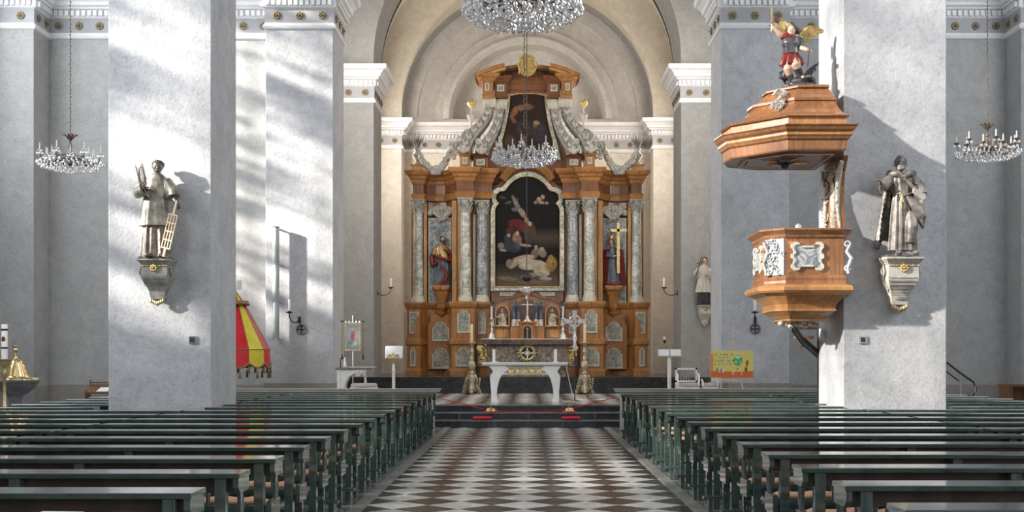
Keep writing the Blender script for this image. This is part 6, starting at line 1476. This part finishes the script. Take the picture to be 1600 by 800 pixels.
for (px, nm) in ((772, 'left'), (868, 'right')):
    c = thing('altar_candle', 'short white candle on the %s end of the white altar table' % nm, 'candle', (wx(px, YT), YT - .1, PF + zt + .001), 0, 'white candles on the altar table')
    MB().lathe([(.075, 0), (.08, .015), (.03, .02), (.03, .03), (0, .03)], 16).build('dish', 'silver', c); MB().lathe([(.032, .02), (.032, .30), (.0, .305)], 14).build('wax_candle', 'wax', c)
YB = 35.1; sB = YB / F
proto = None
for (px, nm) in ((737, 'left'), (913.5, 'right')):
    lb = 'tall baroque brass floor candlestick with yellow candle %s of the altar table' % nm
    if proto: clone(proto, (wx(px, YB), YB, PF), lb); continue
    t = thing('floor_candlestick', lb, 'candlestick', (wx(px, YB), YB, PF), 0, 'floor candlesticks beside the altar')
    h = (616 - 535) * sB
    mb = MB(); n0 = 0
    for k in range(3):
        a = 2 * pi * k / 3 - pi / 2; ca, sa = cos(a), sin(a)
        mb.tube([(.10 * ca, .10 * sa, .56), (.15 * ca, .15 * sa, .42), (.12 * ca, .12 * sa, .3), (.19 * ca, .19 * sa, .18), (.24 * ca, .24 * sa, .10), (.22 * ca, .22 * sa, .03)], [.04, .07, .05, .06, .06, .05], 9)
        mb.ball((.26 * ca, .26 * sa, .05), (.06, .06, .05), 10, 7)
        for q_ in range(10): mb.ball(((.16 + .08 * (q_ % 2)) * cos(a + .8 + .07 * q_) , (.14 + .05 * (q_ % 2)) * sin(a + .8 + .07 * q_), .12 + .035 * q_), .035, 7, 5)
    mb.lathe([(.14, .07), (.15, .2), (.10, .32), (.13, .42), (.09, .52), (.06, .58)], 6); mb.build('tripod_foot', 'bronze', t)
    MB().lathe([(.06, .56), (.11, .60), (.06, .64), (.05, .68), (.10, .74), (.13, .82), (.09, .92), (.05, .98), (.08, 1.02), (.05, 1.06), (.04, 1.12), (.06, 1.2), (.07, 1.26), (.04, 1.32), (.05, h - .08), (.12, h - .04), (.14, h), (0, h)], 18).build('stem', 'bronze', t)
    MB().lathe([(.04, h), (.038, h + .52), (.0, h + .53)], 14).build('candle', 'waxy', t); proto = t
YX = 29.3; sX = YX / F
t = thing('processional_cross', 'silver processional crucifix on a tall dark pole right of the altar table', 'cross', (wx(898, YX), YX, PF))
zz = lambda py: (HY - py) * sX + EYE - PF
MB().lathe([(.16, 0), (.16, .02), (.03, .04), (.014, .06), (.014, zz(548))], 12).build('pole', 'iron', t)
MB().lathe([(.016, zz(548)), (.05, zz(540)), (.03, zz(536)), (.055, zz(528)), (.03, zz(522)), (.02, zz(516))], 12).build('knop', 'silver', t)
mb = MB(); zc_ = zz(502)
mb.box(-.035, .035, -.012, .012, zc_ - .2, zc_ + .2); mb.box(-.2, .2, -.012, .012, zc_ - .035, zc_ + .035)
for (x, z) in ((-.2, zc_), (.2, zc_), (0, zc_ + .2)): mb.box(x - .05, x + .05, -.016, .016, z - .055, z + .055)
mb.loft([[((.13 + .018 * cos(a)) * cos(b_), .018 * sin(a), zc_ + (.13 + .018 * cos(a)) * sin(b_)) for a in [2 * pi * j / 6 for j in range(6)]] for b_ in [2 * pi * k / 28 for k in range(29)]], True, False)
mb.build('cross_head', 'silver', t)
mb = MB(); mb.tube([(0, -.04, zc_ - .14), (.01, -.045, zc_ - .03), (0, -.04, zc_ + .05)], [.012, .026, .024], 7); mb.tube([(-.12, -.03, zc_ + .06), (0, -.04, zc_ + .03), (.12, -.03, zc_ + .06)], .011, 6); mb.ball((0, -.05, zc_ + .08), .022); mb.build('corpus', 'bone', t)
t = tag(MB().tube([(wx(885, 28.7), 28.75, wz(573, 28.7)), (wx(889, 28.8), 28.8, 1.0), (wx(896, 29), 28.9, .52), (wx(897, 29), 28.85, .482), (wx(885, 29), 28.7, .48), (wx(878, 29), 28.95, .48), (wx(890, 29), 29.05, .48), (wx(896, 29), 28.8, .48), (wx(905, 29), 28.7, .48), (wx(920, 29), 28.9, .48)], .011, 6).build('microphone_cable', 'wax', None), 'thin white cable hanging from the altar table to the chancel floor', 'cable')
# bells, cushions and red rope on the steps
for (px, nm) in ((767, 'left'), (890, 'right')):
    Yb = 26.97; t = thing('altar_bells', 'cluster of small brass altar bells on the chancel step, %s of centre' % nm, 'bells', (wx(px, Yb), Yb, .311), 0, 'altar bells on the step')
    MB().lathe([(.16, 0), (.17, .015), (.15, .03), (0, .03)], 20).build('red_mat', 'redc', t)
    for k in range(3 if px < 800 else 4):
        a = 2 * pi * k / 4 + .4; MB().lathe([(.048, .03), (.04, .05), (.032, .08), (.02, .095), (0, .1)], 12, (.06 * cos(a), .06 * sin(a), 0)).build('bell', 'gold', t)
    if px < 800: MB().tube([(0, 0, .03), (0, 0, .19)], .009, 6).build('handle', 'brass', t)
    else: MB().tube([(.035 * cos(a), 0, .15 + .04 * sin(a)) for a in [2 * pi * k / 12 for k in range(13)]], .007, 6).build('handle', 'brass', t)
for (px, nm) in ((754, 'left'), (892, 'right')):
    Yq = 26.68; t = thing('kneeling_cushion', 'red velvet kneeling cushion on the lowest chancel step, %s of centre' % nm, 'cushion', (wx(px, Yq), Yq, .156), 0, 'red cushions on the steps')
    mb = MB(); mb.loft([[(x, (.085 * k) * cos(a) ** 1, .040 + .04 * k * sin(a)) for a in [2 * pi * j / 16 for j in range(16)]] for x, k in ((-.21, .3), (-.2, .8), (-.18, 1), (.18, 1), (.2, .8), (.21, .3))], True); mb.build('pad', 'redc', t)
    MB().tube([(-.2, -.07, .04), (.2, -.07, .04)], .006, 5).build('piping', 'red', t)
rope = [(wx(690, 27.4), 27.3, .60), (wx(720, 27), 27.05, .52), (wx(745, 26.9), 26.9, .42), (wx(762, 26.9), 27.15, .35), (wx(800, 26.9), 27.15, .325), (wx(850, 26.9), 27.15, .325), (wx(880, 26.9), 27.15, .345), (wx(905, 26.9), 27.15, .42), (wx(935, 27), 27.1, .55), (wx(962, 27.4), 27.3, .62)]
tag(MB().tube(rope, .011, 6).build('barrier_rope', 'redc'), 'thin dark red rope strung across the chancel steps', 'rope')

# ================================================================ far right: stair rail and cabinet
YR = 24.6
t = thing('stair_railing', 'dark metal stair railing beyond the right pillar', 'railing', (wx(1480, YR), YR, .01))
def Q(px, py): return ((px - 1480) * YR / F, 0, (HY - py) * YR / F + EYE - .01)
MB().tube([Q(1479, 566), Q(1502, 584), Q(1521, 597), Q(1525, 605), Q(1525, 612), Q(1520, 620), Q(1512, 618)], .02, 8).build('handrail', 'iron', t)
MB().tube([Q(1479, 581), Q(1498, 595)], .014, 8).build('middle_rail', 'iron', t)
for p_ in (1501, 1524): a = Q(p_, 585 if p_ < 1510 else 600); MB().tube([(a[0], 0, 0), a], .02, 8).build('upright', 'steel', t)
mb = MB()
for k in range(4): mb.box(-.9, Q(1480 + 11 * (4 - k), 0)[0], .1, .9, .0, .17 * (k + 1))
mb.build('stone_steps', 'bstone', t)
t = thing('wooden_cabinet', 'low dark brown open cabinet at the right wall', 'cabinet', (wx(1586, YR), YR + .1, .01))
zc_ = wz(601, YR)
MB().box(-.22, .5, -.2, .25, zc_ - .05, zc_).build('top', 'woodd', t); MB().box(-.2, -.08, -.18, .22, 0, zc_ - .05).build('side_panel', 'woodd', t); MB().box(.4, .48, -.18, .22, 0, zc_ - .05).build('side_panel', 'woodd', t); MB().box(-.08, .4, .18, .22, 0, zc_ - .05).box(-.08, .4, -.18, .2, .4, .43).build('shelf', 'woodd', t)
MB().box(wx(1480, 24.6), wx(1489, 24.6), 24.9, 25.0, wz(562, 24.6) - .01, wz(558, 24.6)).build('wall_ledge', 'ivory') if False else None
